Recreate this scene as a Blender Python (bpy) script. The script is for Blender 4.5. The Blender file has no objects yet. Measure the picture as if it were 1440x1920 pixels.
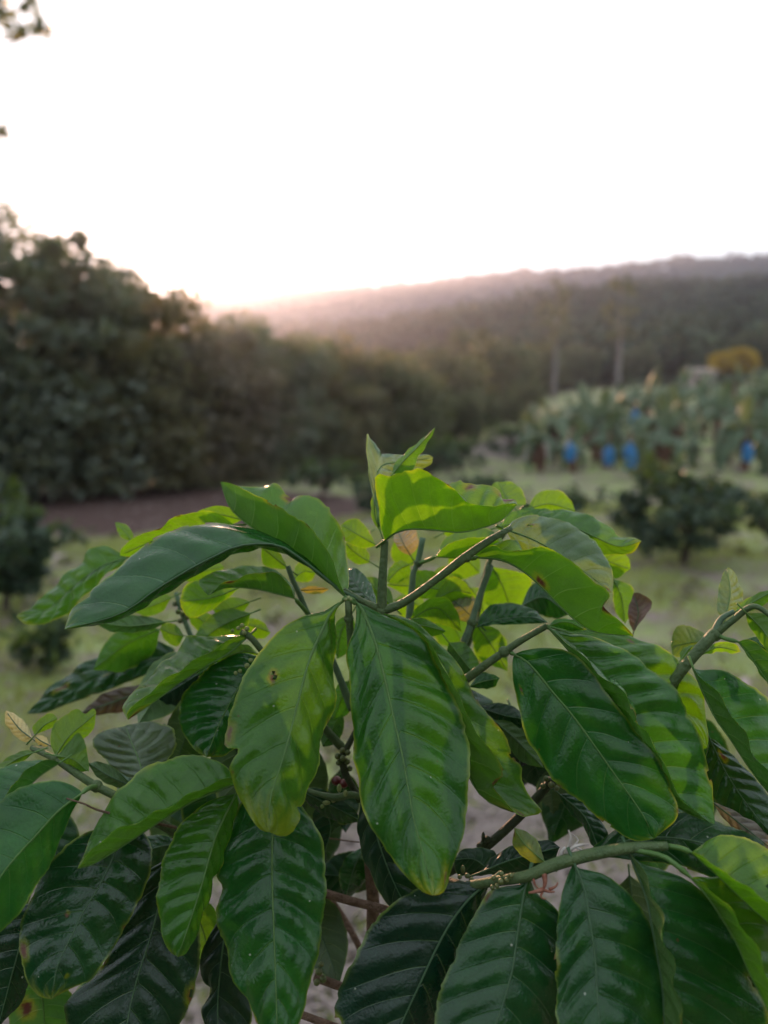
import bpy, math, random
import numpy as np
from mathutils import Vector

R = math.radians
rng = np.random.default_rng(7)
random.seed(7)
sc = bpy.context.scene
COL = sc.collection

# ------------------------------------------------------------------ camera
CAM_H = 1.6
PITCH = R(6.7)
cam_d = bpy.data.cameras.new('camera')
cam = bpy.data.objects.new('camera', cam_d)
COL.objects.link(cam)
cam.location = (0, 0, CAM_H)
cam.rotation_euler = (R(90) - PITCH, 0, 0)
cam_d.sensor_fit = 'HORIZONTAL'
cam_d.sensor_width = 36
cam_d.lens = 36
cam_d.clip_start = 0.02
cam_d.clip_end = 6000
cam_d.dof.use_dof = True
cam_d.dof.focus_distance = 0.405
cam_d.dof.aperture_fstop = 6.8
sc.camera = cam

# ------------------------------------------------------------------ sky and sun
SUN_EL, SUN_AZ = 9.6, -13.6          # degrees; azimuth from +Y, negative = left
world = bpy.data.worlds.new('World')
sc.world = world
world.use_nodes = True
nt = world.node_tree
nt.nodes.clear()
out = nt.nodes.new('ShaderNodeOutputWorld')
bg = nt.nodes.new('ShaderNodeBackground')
sky = nt.nodes.new('ShaderNodeTexSky')
sky.sky_type = 'NISHITA'
sky.sun_disc = False
sky.sun_elevation = R(SUN_EL)
sky.sun_rotation = R(SUN_AZ)
sky.dust_density = 2.0
sky.air_density = 1.0
# thin bright evening cloud veils the blue: the sky's own colour, paled
hs = nt.nodes.new('ShaderNodeHueSaturation')
hs.inputs['Saturation'].default_value = 0.45
nt.links.new(sky.outputs[0], hs.inputs['Color'])
veil = nt.nodes.new('ShaderNodeMix')
veil.data_type = 'RGBA'
veil.inputs[0].default_value = 0.96
veil.inputs[7].default_value = (3.75, 4.2, 4.4, 1)
nt.links.new(hs.outputs[0], veil.inputs[6])
nt.links.new(veil.outputs[2], bg.inputs[0])
bg.inputs[1].default_value = 0.10
nt.links.new(bg.outputs[0], out.inputs[0])

sun_d = bpy.data.lights.new('sun', 'SUN')
sun_d.energy = 4.4
sun_d.angle = R(1.5)
sun_d.color = (1.0, 0.52, 0.30)
sun = bpy.data.objects.new('sun', sun_d)
COL.objects.link(sun)
sdir = Vector((math.sin(R(SUN_AZ)) * math.cos(R(SUN_EL)), math.cos(R(SUN_AZ)) * math.cos(R(SUN_EL)), math.sin(R(SUN_EL))))
sun.rotation_euler = sdir.to_track_quat('Z', 'Y').to_euler()

sc.view_settings.view_transform = 'Standard'
sc.view_settings.look = 'None'
sc.view_settings.exposure = 1.55
sc.view_settings.gamma = 1.0
sc.render.engine = 'CYCLES'
cy = sc.cycles
cy.use_denoising = True
cy.max_bounces = 8
cy.diffuse_bounces = 4
cy.glossy_bounces = 3
cy.transmission_bounces = 6
cy.volume_bounces = 1
cy.transparent_max_bounces = 8
cy.sample_clamp_indirect = 6

# ------------------------------------------------------------------ helpers
def wp(x, y, d):
    """pixel of the 1440 x 1920 frame and distance along the view axis (m) -> world point"""
    X = (x - 720) / 1440 * d
    Y = (960 - y) / 1440 * d
    c, s = math.cos(PITCH), math.sin(PITCH)
    return np.array((X, d * c + Y * s, CAM_H - d * s + Y * c))

def mesh_obj(name, v, f, mat=None, parent=None, smooth=True, mi=None):
    me = bpy.data.meshes.new(name)
    v = np.asarray(v, dtype=np.float32)
    if isinstance(f, np.ndarray):
        n, k = f.shape
        me.vertices.add(len(v)); me.vertices.foreach_set('co', v.ravel())
        me.loops.add(n * k); me.loops.foreach_set('vertex_index', f.astype(np.int32).ravel())
        me.polygons.add(n)
        me.polygons.foreach_set('loop_start', np.arange(0, n * k, k, dtype=np.int32))
        me.update(calc_edges=True)
    else:
        me.from_pydata([tuple(p) for p in v.tolist()], [], f)
    if smooth and len(me.polygons):
        me.polygons.foreach_set('use_smooth', np.ones(len(me.polygons), dtype=bool))
    if mat is not None:
        for m in (mat if isinstance(mat, (list, tuple)) else [mat]):
            me.materials.append(m)
    if mi is not None:
        me.polygons.foreach_set('material_index', np.asarray(mi, dtype=np.int32))
    me.validate()
    me.update()
    o = bpy.data.objects.new(name, me)
    COL.objects.link(o)
    if parent is not None:
        o.parent = parent
    return o

def empty(name, loc=(0, 0, 0), rz=0.0):
    o = bpy.data.objects.new(name, None)
    o.empty_display_size = 0.05
    COL.objects.link(o)
    o.location = loc
    o.rotation_euler = (0, 0, rz)
    return o

def tag(o, label=None, cat=None, group=None, kind=None):
    if label: o['label'] = label
    if cat: o['category'] = cat
    if group: o['group'] = group
    if kind: o['kind'] = kind
    return o

def copy_tree(o, parent=None):
    c = o.copy()
    COL.objects.link(c)
    c.parent = parent
    for ch in o.children:
        copy_tree(ch, c)
    return c

def catmull(pts, n):
    """n points evenly spaced by arc length on a Catmull-Rom curve through pts"""
    p = np.asarray(pts, dtype=float)
    if len(p) == 2:
        t = np.linspace(0, 1, n)[:, None]
        return p[0] * (1 - t) + p[1] * t
    q = np.vstack([2 * p[0] - p[1], p, 2 * p[-1] - p[-2]])
    res = []
    for i in range(1, len(q) - 2):
        t = np.linspace(0, 1, 12, endpoint=False)[:, None]
        a, b, c, d = q[i - 1], q[i], q[i + 1], q[i + 2]
        res.append(0.5 * (2 * b + (c - a) * t + (2 * a - 5 * b + 4 * c - d) * t ** 2 + (3 * b - a - 3 * c + d) * t ** 3))
    res.append(p[-1:])
    res = np.vstack(res)
    L = np.r_[0, np.cumsum(np.linalg.norm(np.diff(res, axis=0), axis=1))]
    s = np.linspace(0, L[-1], n)
    return np.stack([np.interp(s, L, res[:, k]) for k in range(res.shape[1])], 1)

def tube_data(pts, rad, k=7, cap=True):
    p = np.asarray(pts, dtype=float)
    n = len(p)
    rad = np.broadcast_to(np.asarray(rad, dtype=float), (n,))
    T = np.gradient(p, axis=0)
    T /= np.linalg.norm(T, axis=1)[:, None] + 1e-12
    ref = np.array((0.31, 0.17, 0.93))
    v, f = [], []
    a = np.linspace(0, 2 * math.pi, k, endpoint=False)
    U = np.cross(T[0], ref); U /= np.linalg.norm(U) + 1e-12
    for i in range(n):
        U = U - T[i] * U.dot(T[i]); U /= np.linalg.norm(U) + 1e-12
        W = np.cross(T[i], U)
        v.append(p[i] + rad[i] * (np.cos(a)[:, None] * U + np.sin(a)[:, None] * W))
    v = np.vstack(v)
    for i in range(n - 1):
        for j in range(k):
            f.append((i * k + j, i * k + (j + 1) % k, (i + 1) * k + (j + 1) % k, (i + 1) * k + j))
    if cap:
        c0, c1 = len(v), len(v) + 1
        v = np.vstack([v, p[:1], p[-1:]])
        for j in range(k):
            f.append((c0, (j + 1) % k, j))
            f.append((c1, (n - 1) * k + j, (n - 1) * k + (j + 1) % k))
    return v, f

def join_data(parts):
    V, F, o = [], [], 0
    for v, f in parts:
        V.append(np.asarray(v, dtype=float))
        F += [tuple(i + o for i in q) for q in f]
        o += len(v)
    return np.vstack(V), F

# ------------------------------------------------------------------ materials
def new_mat(name):
    m = bpy.data.materials.new(name)
    m.use_nodes = True
    t = m.node_tree
    for n in list(t.nodes):
        if n.type != 'OUTPUT_MATERIAL':
            t.nodes.remove(n)
    return m, t, t.nodes['Material Output']

def N(t, kind, **kw):
    n = t.nodes.new(kind)
    for k, v in kw.items():
        setattr(n, k, v)
    return n

def math_node(t, op, a, b=None, clamp=False):
    n = N(t, 'ShaderNodeMath', operation=op, use_clamp=clamp)
    for i, s in enumerate((a, b)):
        if s is None: continue
        if isinstance(s, (int, float)): n.inputs[i].default_value = s
        else: t.links.new(s, n.inputs[i])
    return n.outputs[0]

def mix_col(t, fac, a, b, mode='MIX'):
    n = N(t, 'ShaderNodeMix', data_type='RGBA', blend_type=mode)
    for idx, s in ((0, fac), (6, a), (7, b)):
        if isinstance(s, (int, float)): n.inputs[idx].default_value = s
        elif isinstance(s, tuple): n.inputs[idx].default_value = s + (1,) if len(s) == 3 else s
        else: t.links.new(s, n.inputs[idx])
    return n.outputs[2]

def noise(t, scale, detail=3, rough=0.55, coord=None):
    n = N(t, 'ShaderNodeTexNoise')
    n.inputs['Scale'].default_value = scale
    n.inputs['Detail'].default_value = detail
    n.inputs['Roughness'].default_value = rough
    if coord is not None:
        t.links.new(coord, n.inputs['Vector'])
    return n.outputs[0]

def ramp(t, s, stops):
    n = N(t, 'ShaderNodeValToRGB')
    cr = n.color_ramp
    while len(cr.elements) < len(stops):
        cr.elements.new(0.5)
    for e, (p, c) in zip(cr.elements, stops):
        e.position = p
        e.color = c + (1,) if len(c) == 3 else c
    t.links.new(s, n.inputs[0])
    return n.outputs[0]

def simple_mat(name, c1, c2, scale=20, rough=0.7, spec=0.3, bump=0.0, transl=0.0, coord='Object'):
    m, t, o = new_mat(name)
    tc = N(t, 'ShaderNodeTexCoord')
    f = noise(t, scale, 4, 0.6, tc.outputs[coord])
    c = ramp(t, f, [(0.3, c1), (0.7, c2)])
    p = N(t, 'ShaderNodeBsdfPrincipled')
    t.links.new(c, p.inputs['Base Color'])
    p.inputs['Roughness'].default_value = rough
    p.inputs['Specular IOR Level'].default_value = spec
    if bump:
        b = N(t, 'ShaderNodeBump')
        b.inputs['Strength'].default_value = bump
        b.inputs['Distance'].default_value = 0.02
        t.links.new(noise(t, scale * 3, 4, 0.6, tc.outputs[coord]), b.inputs['Height'])
        t.links.new(b.outputs[0], p.inputs['Normal'])
    sh = p.outputs[0]
    if transl:
        tr = N(t, 'ShaderNodeBsdfTranslucent')
        t.links.new(mix_col(t, 1.0, c, (1.9, 1.7, 0.7), 'MULTIPLY'), tr.inputs[0])
        mx = N(t, 'ShaderNodeMixShader')
        mx.inputs[0].default_value = transl
        t.links.new(sh, mx.inputs[1]); t.links.new(tr.outputs[0], mx.inputs[2])
        sh = mx.outputs[0]
    t.links.new(sh, o.inputs[0])
    return m

def leaf_material():
    """coffee leaf: colour and wear from the mesh attributes, veins and grain from the leaf's own UV"""
    m, t, o = new_mat('coffee_leaf')
    L = t.links.new
    col = N(t, 'ShaderNodeAttribute', attribute_name='col').outputs['Color']
    dead = N(t, 'ShaderNodeAttribute', attribute_name='dead').outputs['Fac']
    gloss = N(t, 'ShaderNodeAttribute', attribute_name='gloss').outputs['Fac']
    nv = N(t, 'ShaderNodeAttribute', attribute_name='nvein').outputs['Fac']
    uv = N(t, 'ShaderNodeUVMap', uv_map='UVMap').outputs[0]
    sep = N(t, 'ShaderNodeSeparateXYZ'); L(uv, sep.inputs[0])
    s = math_node(t, 'ABSOLUTE', math_node(t, 'SUBTRACT', math_node(t, 'MULTIPLY', sep.outputs[0], 2.0), 1.0))
    tt = sep.outputs[1]
    # lateral veins: same phase as the relief in the mesh
    ph = math_node(t, 'MULTIPLY', nv, math_node(t, 'SUBTRACT', tt, math_node(t, 'MULTIPLY', math_node(t, 'POWER', s, 1.35), 0.13)))
    side = math_node(t, 'MULTIPLY', math_node(t, 'GREATER_THAN', sep.outputs[0], 0.5), 0.37)
    ph = math_node(t, 'ADD', ph, side)
    fr = math_node(t, 'ABSOLUTE', math_node(t, 'SUBTRACT', math_node(t, 'FRACT', ph), 0.5))   # 0.5 at a vein
    vein = math_node(t, 'MULTIPLY', math_node(t, 'SUBTRACT', fr, 0.465, True), 28.0, True)
    vein = math_node(t, 'MULTIPLY', vein, math_node(t, 'SUBTRACT', 1.0, math_node(t, 'POWER', s, 2.0), True))
    tc = N(t, 'ShaderNodeTexCoord')
    obj = tc.outputs['Object']
    n1 = noise(t, 60, 3, 0.5, obj)
    n2 = noise(t, 900, 2, 0.6, obj)
    geo = N(t, 'ShaderNodeNewGeometry')
    back = geo.outputs['Backfacing']
    c = mix_col(t, 1.0, col, ramp(t, n1, [(0.3, (0.80, 0.84, 0.82)), (0.7, (1.2, 1.14, 1.1))]), 'MULTIPLY')
    c = mix_col(t, 1.0, c, ramp(t, n2, [(0.3, (0.90, 0.90, 0.90)), (0.75, (1.1, 1.1, 1.1))]), 'MULTIPLY')
    live = math_node(t, 'SUBTRACT', 1.0, dead, True)
    c = mix_col(t, math_node(t, 'MULTIPLY', math_node(t, 'MULTIPLY', vein, 0.30), live), c, (0.10, 0.20, 0.07))
    # pale dust and lint specks, small brown flecks
    vo = N(t, 'ShaderNodeTexVoronoi'); vo.inputs['Scale'].default_value = 110; L(obj, vo.inputs['Vector'])
    sc_ = N(t, 'ShaderNodeSeparateColor'); L(vo.outputs['Color'], sc_.inputs[0])
    speck = math_node(t, 'MULTIPLY', math_node(t, 'LESS_THAN', vo.outputs['Distance'], 0.06), math_node(t, 'GREATER_THAN', sc_.outputs[0], 0.58))
    c_top = mix_col(t, math_node(t, 'MULTIPLY', speck, 0.8), c, (0.38, 0.40, 0.33))
    fleck = math_node(t, 'MULTIPLY', math_node(t, 'LESS_THAN', vo.outputs['Distance'], 0.09), math_node(t, 'LESS_THAN', sc_.outputs[0], 0.05))
    c_top = mix_col(t, math_node(t, 'MULTIPLY', fleck, 0.75), c_top, (0.08, 0.035, 0.012))
    c_und = mix_col(t, math_node(t, 'MULTIPLY', live, 0.42), c, (0.115, 0.17, 0.055))
    c_und = mix_col(t, math_node(t, 'MULTIPLY', math_node(t, 'MULTIPLY', vein, 0.55), live), c_und, (0.20, 0.27, 0.10))
    base = mix_col(t, back, c_top, c_und)
    p = N(t, 'ShaderNodeBsdfPrincipled')
    L(base, p.inputs['Base Color'])
    rough = math_node(t, 'ADD', math_node(t, 'SUBTRACT', 0.36, math_node(t, 'MULTIPLY', gloss, 0.30)), math_node(t, 'MULTIPLY', n1, 0.10))
    rough = math_node(t, 'ADD', rough, math_node(t, 'MULTIPLY', back, 0.22))
    rough = math_node(t, 'ADD', rough, math_node(t, 'MULTIPLY', dead, 0.25), True)
    L(rough, p.inputs['Roughness'])
    p.inputs['Specular IOR Level'].default_value = 0.42
    net = N(t, 'ShaderNodeTexVoronoi', feature='DISTANCE_TO_EDGE'); net.inputs['Scale'].default_value = 380; L(obj, net.inputs['Vector'])
    netv = math_node(t, 'MULTIPLY', net.outputs['Distance'], 2.2, True)
    h = math_node(t, 'ADD', math_node(t, 'ADD', math_node(t, 'MULTIPLY', vein, -0.8), math_node(t, 'MULTIPLY', netv, 0.20)), math_node(t, 'MULTIPLY', noise(t, 260, 5, 0.65, obj), 0.6))
    bp = N(t, 'ShaderNodeBump')
    bp.inputs['Strength'].default_value = 0.55
    bp.inputs['Distance'].default_value = 0.0008
    L(h, bp.inputs['Height']); L(bp.outputs[0], p.inputs['Normal'])
    tr = N(t, 'ShaderNodeBsdfTranslucent')
    L(mix_col(t, 1.0, c, (2.7, 2.6, 0.35), 'MULTIPLY'), tr.inputs[0])
    mx = N(t, 'ShaderNodeMixShader')
    thin = N(t, 'ShaderNodeAttribute', attribute_name='thin').outputs['Fac']
    L(math_node(t, 'ADD', 0.04, math_node(t, 'MULTIPLY', math_node(t, 'MULTIPLY', live, thin), 0.40)), mx.inputs[0])
    L(p.outputs[0], mx.inputs[1]); L(tr.outputs[0], mx.inputs[2])
    L(mx.outputs[0], o.inputs[0])
    return m

M = {}
M['leaf'] = leaf_material()
M['midrib'] = simple_mat('leaf_midrib', (0.085, 0.18, 0.045), (0.13, 0.24, 0.07), 120, 0.5, 0.4, 0, 0.3)
M['midrib_dark'] = simple_mat('leaf_midrib_dark', (0.030, 0.075, 0.032), (0.055, 0.115, 0.05), 120, 0.5, 0.4)
M['stem'] = simple_mat('green_shoot', (0.045, 0.085, 0.028), (0.085, 0.125, 0.045), 150, 0.55, 0.4, 0.3)
M['stem_blue'] = simple_mat('bloomy_shoot', (0.07, 0.12, 0.07), (0.11, 0.17, 0.10), 150, 0.6, 0.3, 0.2)
M['stem_dark'] = simple_mat('dark_shoot', (0.018, 0.026, 0.012), (0.045, 0.055, 0.025), 150, 0.6, 0.3, 0.3)
M['bark'] = simple_mat('brown_bark', (0.11, 0.065, 0.045), (0.24, 0.15, 0.11), 140, 0.8, 0.2, 0.6)
M['bud'] = simple_mat('flower_bud', (0.11, 0.16, 0.045), (0.26, 0.27, 0.11), 200, 0.5, 0.4)
M['fruitlet'] = simple_mat('young_fruit', (0.05, 0.075, 0.02), (0.12, 0.13, 0.04), 200, 0.45, 0.5)
M['dry_flower'] = simple_mat('withered_flower', (0.30, 0.25, 0.22), (0.50, 0.45, 0.42), 250, 0.8, 0.2)
M['red_flower'] = simple_mat('withered_red_flower', (0.16, 0.05, 0.03), (0.30, 0.14, 0.10), 250, 0.7, 0.2)
M['berry'] = simple_mat('ripe_berry', (0.07, 0.006, 0.008), (0.13, 0.012, 0.012), 100, 0.35, 0.5)
M['tree_bark'] = simple_mat('tree_bark', (0.05, 0.038, 0.03), (0.12, 0.09, 0.075), 8, 0.9, 0.1, 0.6)
M['pale_bark'] = simple_mat('pale_bark', (0.13, 0.115, 0.11), (0.23, 0.205, 0.195), 3, 0.9, 0.1, 0.4)
M['dark_foliage'] = simple_mat('dark_foliage', (0.095, 0.120, 0.096), (0.160, 0.185, 0.145), 1.1, 0.5, 0.5, 0, 0.38)
M['olive_foliage'] = simple_mat('olive_foliage', (0.105, 0.108, 0.068), (0.170, 0.165, 0.105), 1.3, 0.5, 0.5, 0, 0.4)
M['brown_foliage'] = simple_mat('brown_foliage', (0.105, 0.095, 0.080), (0.165, 0.150, 0.118), 1.0, 0.5, 0.5, 0, 0.4)
M['mid_foliage'] = simple_mat('mid_foliage', (0.065, 0.082, 0.048), (0.140, 0.155, 0.090), 0.9, 0.6, 0.3, 0, 0.25)
M['hill_foliage'] = simple_mat('hill_foliage', (0.016, 0.034, 0.020), (0.090, 0.115, 0.062), 0.06, 0.8, 0.15, 0, 0.1)
M['coffee_foliage'] = simple_mat('coffee_foliage', (0.026, 0.052, 0.036), (0.070, 0.105, 0.064), 6, 0.5, 0.4, 0, 0.2)
M['young_foliage'] = simple_mat('young_foliage', (0.05, 0.09, 0.025), (0.11, 0.15, 0.04), 6, 0.65, 0.3, 0, 0.3)
M['yellow_foliage'] = simple_mat('yellow_foliage', (0.30, 0.21, 0.025), (0.45, 0.32, 0.045), 1.5, 0.7, 0.2, 0, 0.25)
M['banana_leaf'] = simple_mat('banana_leaf', (0.045, 0.082, 0.050), (0.125, 0.172, 0.105), 1.3, 0.6, 0.35, 0.2, 0.2)
M['banana_stem'] = simple_mat('banana_pseudostem', (0.10, 0.045, 0.035), (0.20, 0.11, 0.075), 5, 0.8, 0.2, 0.4)
M['blue_plastic'] = simple_mat('blue_plastic', (0.010, 0.11, 0.36), (0.07, 0.27, 0.56), 5, 0.65, 0.3, 0.5, 0.3)
M['hut_wall'] = simple_mat('hut_wall', (0.28, 0.21, 0.195), (0.38, 0.30, 0.275), 1.5, 0.9, 0.2)
M['hut_roof'] = simple_mat('hut_roof', (0.25, 0.17, 0.15), (0.34, 0.25, 0.22), 2, 0.7, 0.3)
M['dark_opening'] = simple_mat('dark_opening', (0.02, 0.02, 0.02), (0.04, 0.035, 0.03), 2, 0.7, 0.3)
M['grass'] = simple_mat('grass_blades', (0.19, 0.24, 0.07), (0.34, 0.37, 0.15), 1.2, 0.6, 0.3, 0, 0.3)
M['litter'] = simple_mat('leaf_litter', (0.15, 0.10, 0.09), (0.38, 0.29, 0.27), 3, 0.8, 0.2)
M['straw'] = simple_mat('dry_straw', (0.18, 0.14, 0.13), (0.36, 0.29, 0.27), 30, 0.8, 0.2)
M['fallen_leaf'] = simple_mat('fallen_leaf', (0.36, 0.25, 0.26), (0.52, 0.40, 0.40), 8, 0.6, 0.4)

def ground_material():
    m, t, o = new_mat('ground')
    L = t.links.new
    geo = N(t, 'ShaderNodeNewGeometry')
    pos = geo.outputs['Position']
    sep = N(t, 'ShaderNodeSeparateXYZ'); L(pos, sep.inputs[0])
    n_big = noise(t, 0.35, 4, 0.6, pos)
    n_mid = noise(t, 1.7, 5, 0.65, pos)
    n_fine = noise(t, 22, 5, 0.7, pos)
    grass = ramp(t, n_fine, [(0.25, (0.17, 0.215, 0.08)), (0.55, (0.28, 0.32, 0.13)), (0.8, (0.40, 0.40, 0.21))])
    litter = ramp(t, n_fine, [(0.2, (0.13, 0.095, 0.085)), (0.55, (0.25, 0.195, 0.175)), (0.8, (0.38, 0.31, 0.28))])
    c = mix_col(t, ramp(t, n_mid, [(0.45, (0, 0, 0)), (0.58, (1, 1, 1))]), grass, litter)
    c = mix_col(t, ramp(t, noise(t, 0.9, 6, 0.7, pos), [(0.50, (0, 0, 0)), (0.68, (0.7, 0.7, 0.7))]), c, (0.10, 0.095, 0.055))
    soil = ramp(t, n_fine, [(0.2, (0.060, 0.036, 0.034)), (0.8, (0.125, 0.080, 0.072))])
    # bare soil under the tree row
    dx = math_node(t, 'DIVIDE', math_node(t, 'ADD', sep.outputs[0], 6.2), 6.6)
    dy = math_node(t, 'DIVIDE', math_node(t, 'SUBTRACT', sep.outputs[1], 14.6), 4.3)
    d2 = math_node(t, 'ADD', math_node(t, 'MULTIPLY', dx, dx), math_node(t, 'MULTIPLY', dy, dy))
    d2 = math_node(t, 'ADD', d2, math_node(t, 'MULTIPLY', math_node(t, 'SUBTRACT', n_mid, 0.5), 0.9))
    msk = ramp(t, d2, [(0.75, (1, 1, 1)), (1.0, (0, 0, 0))])
    c = mix_col(t, msk, c, soil)
    ex = math_node(t, 'DIVIDE', math_node(t, 'SUBTRACT', sep.outputs[0], 4.9), 1.9)
    ey = math_node(t, 'DIVIDE', math_node(t, 'SUBTRACT', sep.outputs[1], 31.0), 6.0)
    e2 = math_node(t, 'ADD', math_node(t, 'ADD', math_node(t, 'MULTIPLY', ex, ex), math_node(t, 'MULTIPLY', ey, ey)), math_node(t, 'MULTIPLY', math_node(t, 'SUBTRACT', n_mid, 0.5), 1.0))
    c = mix_col(t, ramp(t, e2, [(0.7, (1, 1, 1)), (1.0, (0, 0, 0))]), c, (0.24, 0.19, 0.17))
    # dry trodden soil between the banana rows, forest floor on the hill
    far = N(t, 'ShaderNodeMapRange'); far.inputs[1].default_value = 70; far.inputs[2].default_value = 120
    L(sep.outputs[1], far.inputs[0])
    c = mix_col(t, far.outputs[0], c, (0.035, 0.045, 0.022))
    p = N(t, 'ShaderNodeBsdfPrincipled')
    L(c, p.inputs['Base Color'])
    p.inputs['Roughness'].default_value = 0.95
    p.inputs['Specular IOR Level'].default_value = 0.1
    b = N(t, 'ShaderNodeBump'); b.inputs['Strength'].default_value = 0.7; b.inputs['Distance'].default_value = 0.03
    L(n_fine, b.inputs['Height']); L(b.outputs[0], p.inputs['Normal'])
    L(p.outputs[0], o.inputs[0])
    return m
M['ground'] = ground_material()

# ------------------------------------------------------------------ terrain: one sheet to beyond the far ridge
def sstep(a, b, x):
    t = np.clip((x - a) / (b - a), 0, 1)
    return t * t * (3 - 2 * t)

C1X = [-200, 300, 500, 700, 860, 1000, 1200, 1440, 1700]
C1Y = [705, 700, 676, 650, 624, 612, 598, 582, 570]
C2X = [-200, 0, 200, 400, 500, 700, 850, 1000, 1150, 1300, 1440, 1700]
C2Y = [596, 592, 588, 582, 577, 564, 552, 540, 529, 521, 516, 502]

def terrain(x, y):
    x = np.asarray(x, dtype=float); y = np.asarray(y, dtype=float)
    r = np.hypot(x, y)
    az = np.arctan2(x, y)
    col = 720 + 1440 * np.tan(np.clip(az, -0.75, 0.75))
    front = 0.25 + 0.75 * sstep(-0.2, 0.5, np.cos(az))
    ca = np.maximum(np.cos(az), 0.6)
    z0 = 4.4 * sstep(640, 1150, col) * np.clip((r - 21) / 50, 0, 1.1) * front
    z1 = CAM_H + (791 - np.interp(col, C1X, C1Y)) / 1440 * 220 * ca
    z2 = CAM_H + (791 - np.interp(col, C2X, C2Y)) / 1440 * 650 * ca
    z1 = z1 * front; z2 = z2 * front
    und = 2.2 * np.sin(x * 0.045 + 1.1) * np.sin(y * 0.05 + 0.4) + 1.3 * np.sin(x * 0.11) * np.cos(y * 0.09)
    z = z0 + (z1 - z0) * sstep(75, 220, r) ** 1.15
    z = z + (z1 - 9 - z) * sstep(220, 310, r)
    z = z + (z2 - z) * sstep(310, 650, r)
    z = z - 60 * sstep(650, 1150, r)
    z = z + und * sstep(70, 160, r)
    z = z + 0.03 * np.sin(x * 1.3 + 0.5) * np.sin(y * 1.1) + 0.02 * np.sin(x * 2.9) * np.sin(y * 3.3 + 1)
    return z

def tz(x, y):
    return float(terrain(np.array([x]), np.array([y]))[0])

rr = np.r_[0.0, np.geomspace(0.4, 1150, 150)]
na = 288
aa = np.linspace(0, 2 * math.pi, na, endpoint=False)
gx = (rr[1:, None] * np.sin(aa)).ravel(); gy = (rr[1:, None] * np.cos(aa)).ravel()
gv = np.stack([np.r_[0, gx], np.r_[0, gy], np.r_[tz(0, 0), terrain(gx, gy)]], 1)
idx = 1 + np.arange((len(rr) - 1) * na).reshape(len(rr) - 1, na)
q = np.stack([idx[:-1], np.roll(idx[:-1], -1, 1), np.roll(idx[1:], -1, 1), idx[1:]], -1).reshape(-1, 4)[:, ::-1]
inner = [(0, int(idx[0, (j + 1) % na]), int(idx[0, j])) for j in range(na)]
gf = [tuple(r_) for r_ in q.tolist()] + inner
g = mesh_obj('ground', gv, gf, M['ground'])
tag(g, 'uneven grass and bare soil running up into wooded hills', 'ground', kind='structure')

# ------------------------------------------------------------------ leaf-card foliage
def rand_unit(n, r=rng):
    v = r.normal(size=(n, 3))
    return v / np.linalg.norm(v, axis=1)[:, None]

def cards(cent, size, aspect=2.2, droop=0.0, r=rng):
    """one bent six-vertex leaf at each centre -> verts, quads"""
    n = len(cent)
    size = np.broadcast_to(size, (n,))[:, None]
    d = rand_unit(n, r); d[:, 2] = d[:, 2] * 0.6 - droop
    d /= np.linalg.norm(d, axis=1)[:, None]
    up = rand_unit(n, r) + np.array((0, 0, 0.8))
    w = np.cross(d, up); w /= np.linalg.norm(w, axis=1)[:, None] + 1e-9
    nn = np.cross(w, d)
    L, W = size, size / aspect
    v = np.stack([cent - d * L * .5, cent + w * W * .5 + nn * W * .18, cent + d * L * .5 - nn * L * .14, cent - w * W * .5 + nn * W * .18], 1)
    return v.reshape(-1, 3), np.arange(4 * n).reshape(n, 4)

def crown_points(n, nclump, rx, ry, rz, cz, clump, r, flat=0.0):
    """leaf centres gathered in clumps through the volume of a lumpy crown"""
    c = rand_unit(nclump, r) * (r.uniform(0.25, 1.0, nclump) ** 0.45)[:, None]
    if flat:
        c[:, 2] = np.where(c[:, 2] < 0, c[:, 2] * (1 - flat), c[:, 2])
    c = c * (1 + .6 * ((np.abs(c) ** 4).sum(1) ** -.25 * np.linalg.norm(c, axis=1) - 1))[:, None]
    c = c * np.array((rx, ry, rz)) * .9 + np.array((0, 0, cz))
    c[:, :2] *= r.uniform(.8, 1.14, nclump)[:, None]
    cs = clump * r.uniform(0.45, 1.5, nclump)
    k = r.integers(0, nclump, n)
    p = c[k] + rand_unit(n, r) * (r.uniform(0.15, 1, n) ** 0.5 * cs[k])[:, None] * np.array((1, 1, 0.75))
    return p, c

def limbs(base_r, h0, targets, r, fork=None):
    """trunk with limbs to the clump centres"""
    parts = []
    top = np.array((r.uniform(-.15, .15), r.uniform(-.15, .15), h0))
    tp = catmull([(0, 0, -0.15), (0.04, -0.03, h0 * .4), top], 9)
    parts.append(tube_data(tp, np.linspace(base_r * 1.15, base_r * .65, 9), 8))
    for c in targets:
        mid = top * .5 + c * .5 + np.array((0, 0, 0.12 * np.linalg.norm(c - top)))
        b = catmull([top - np.array((0, 0, h0 * .12)), mid, c], 7)
        parts.append(tube_data(b, np.linspace(base_r * .5, base_r * .07, 7), 5))
    return join_data(parts)

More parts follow.
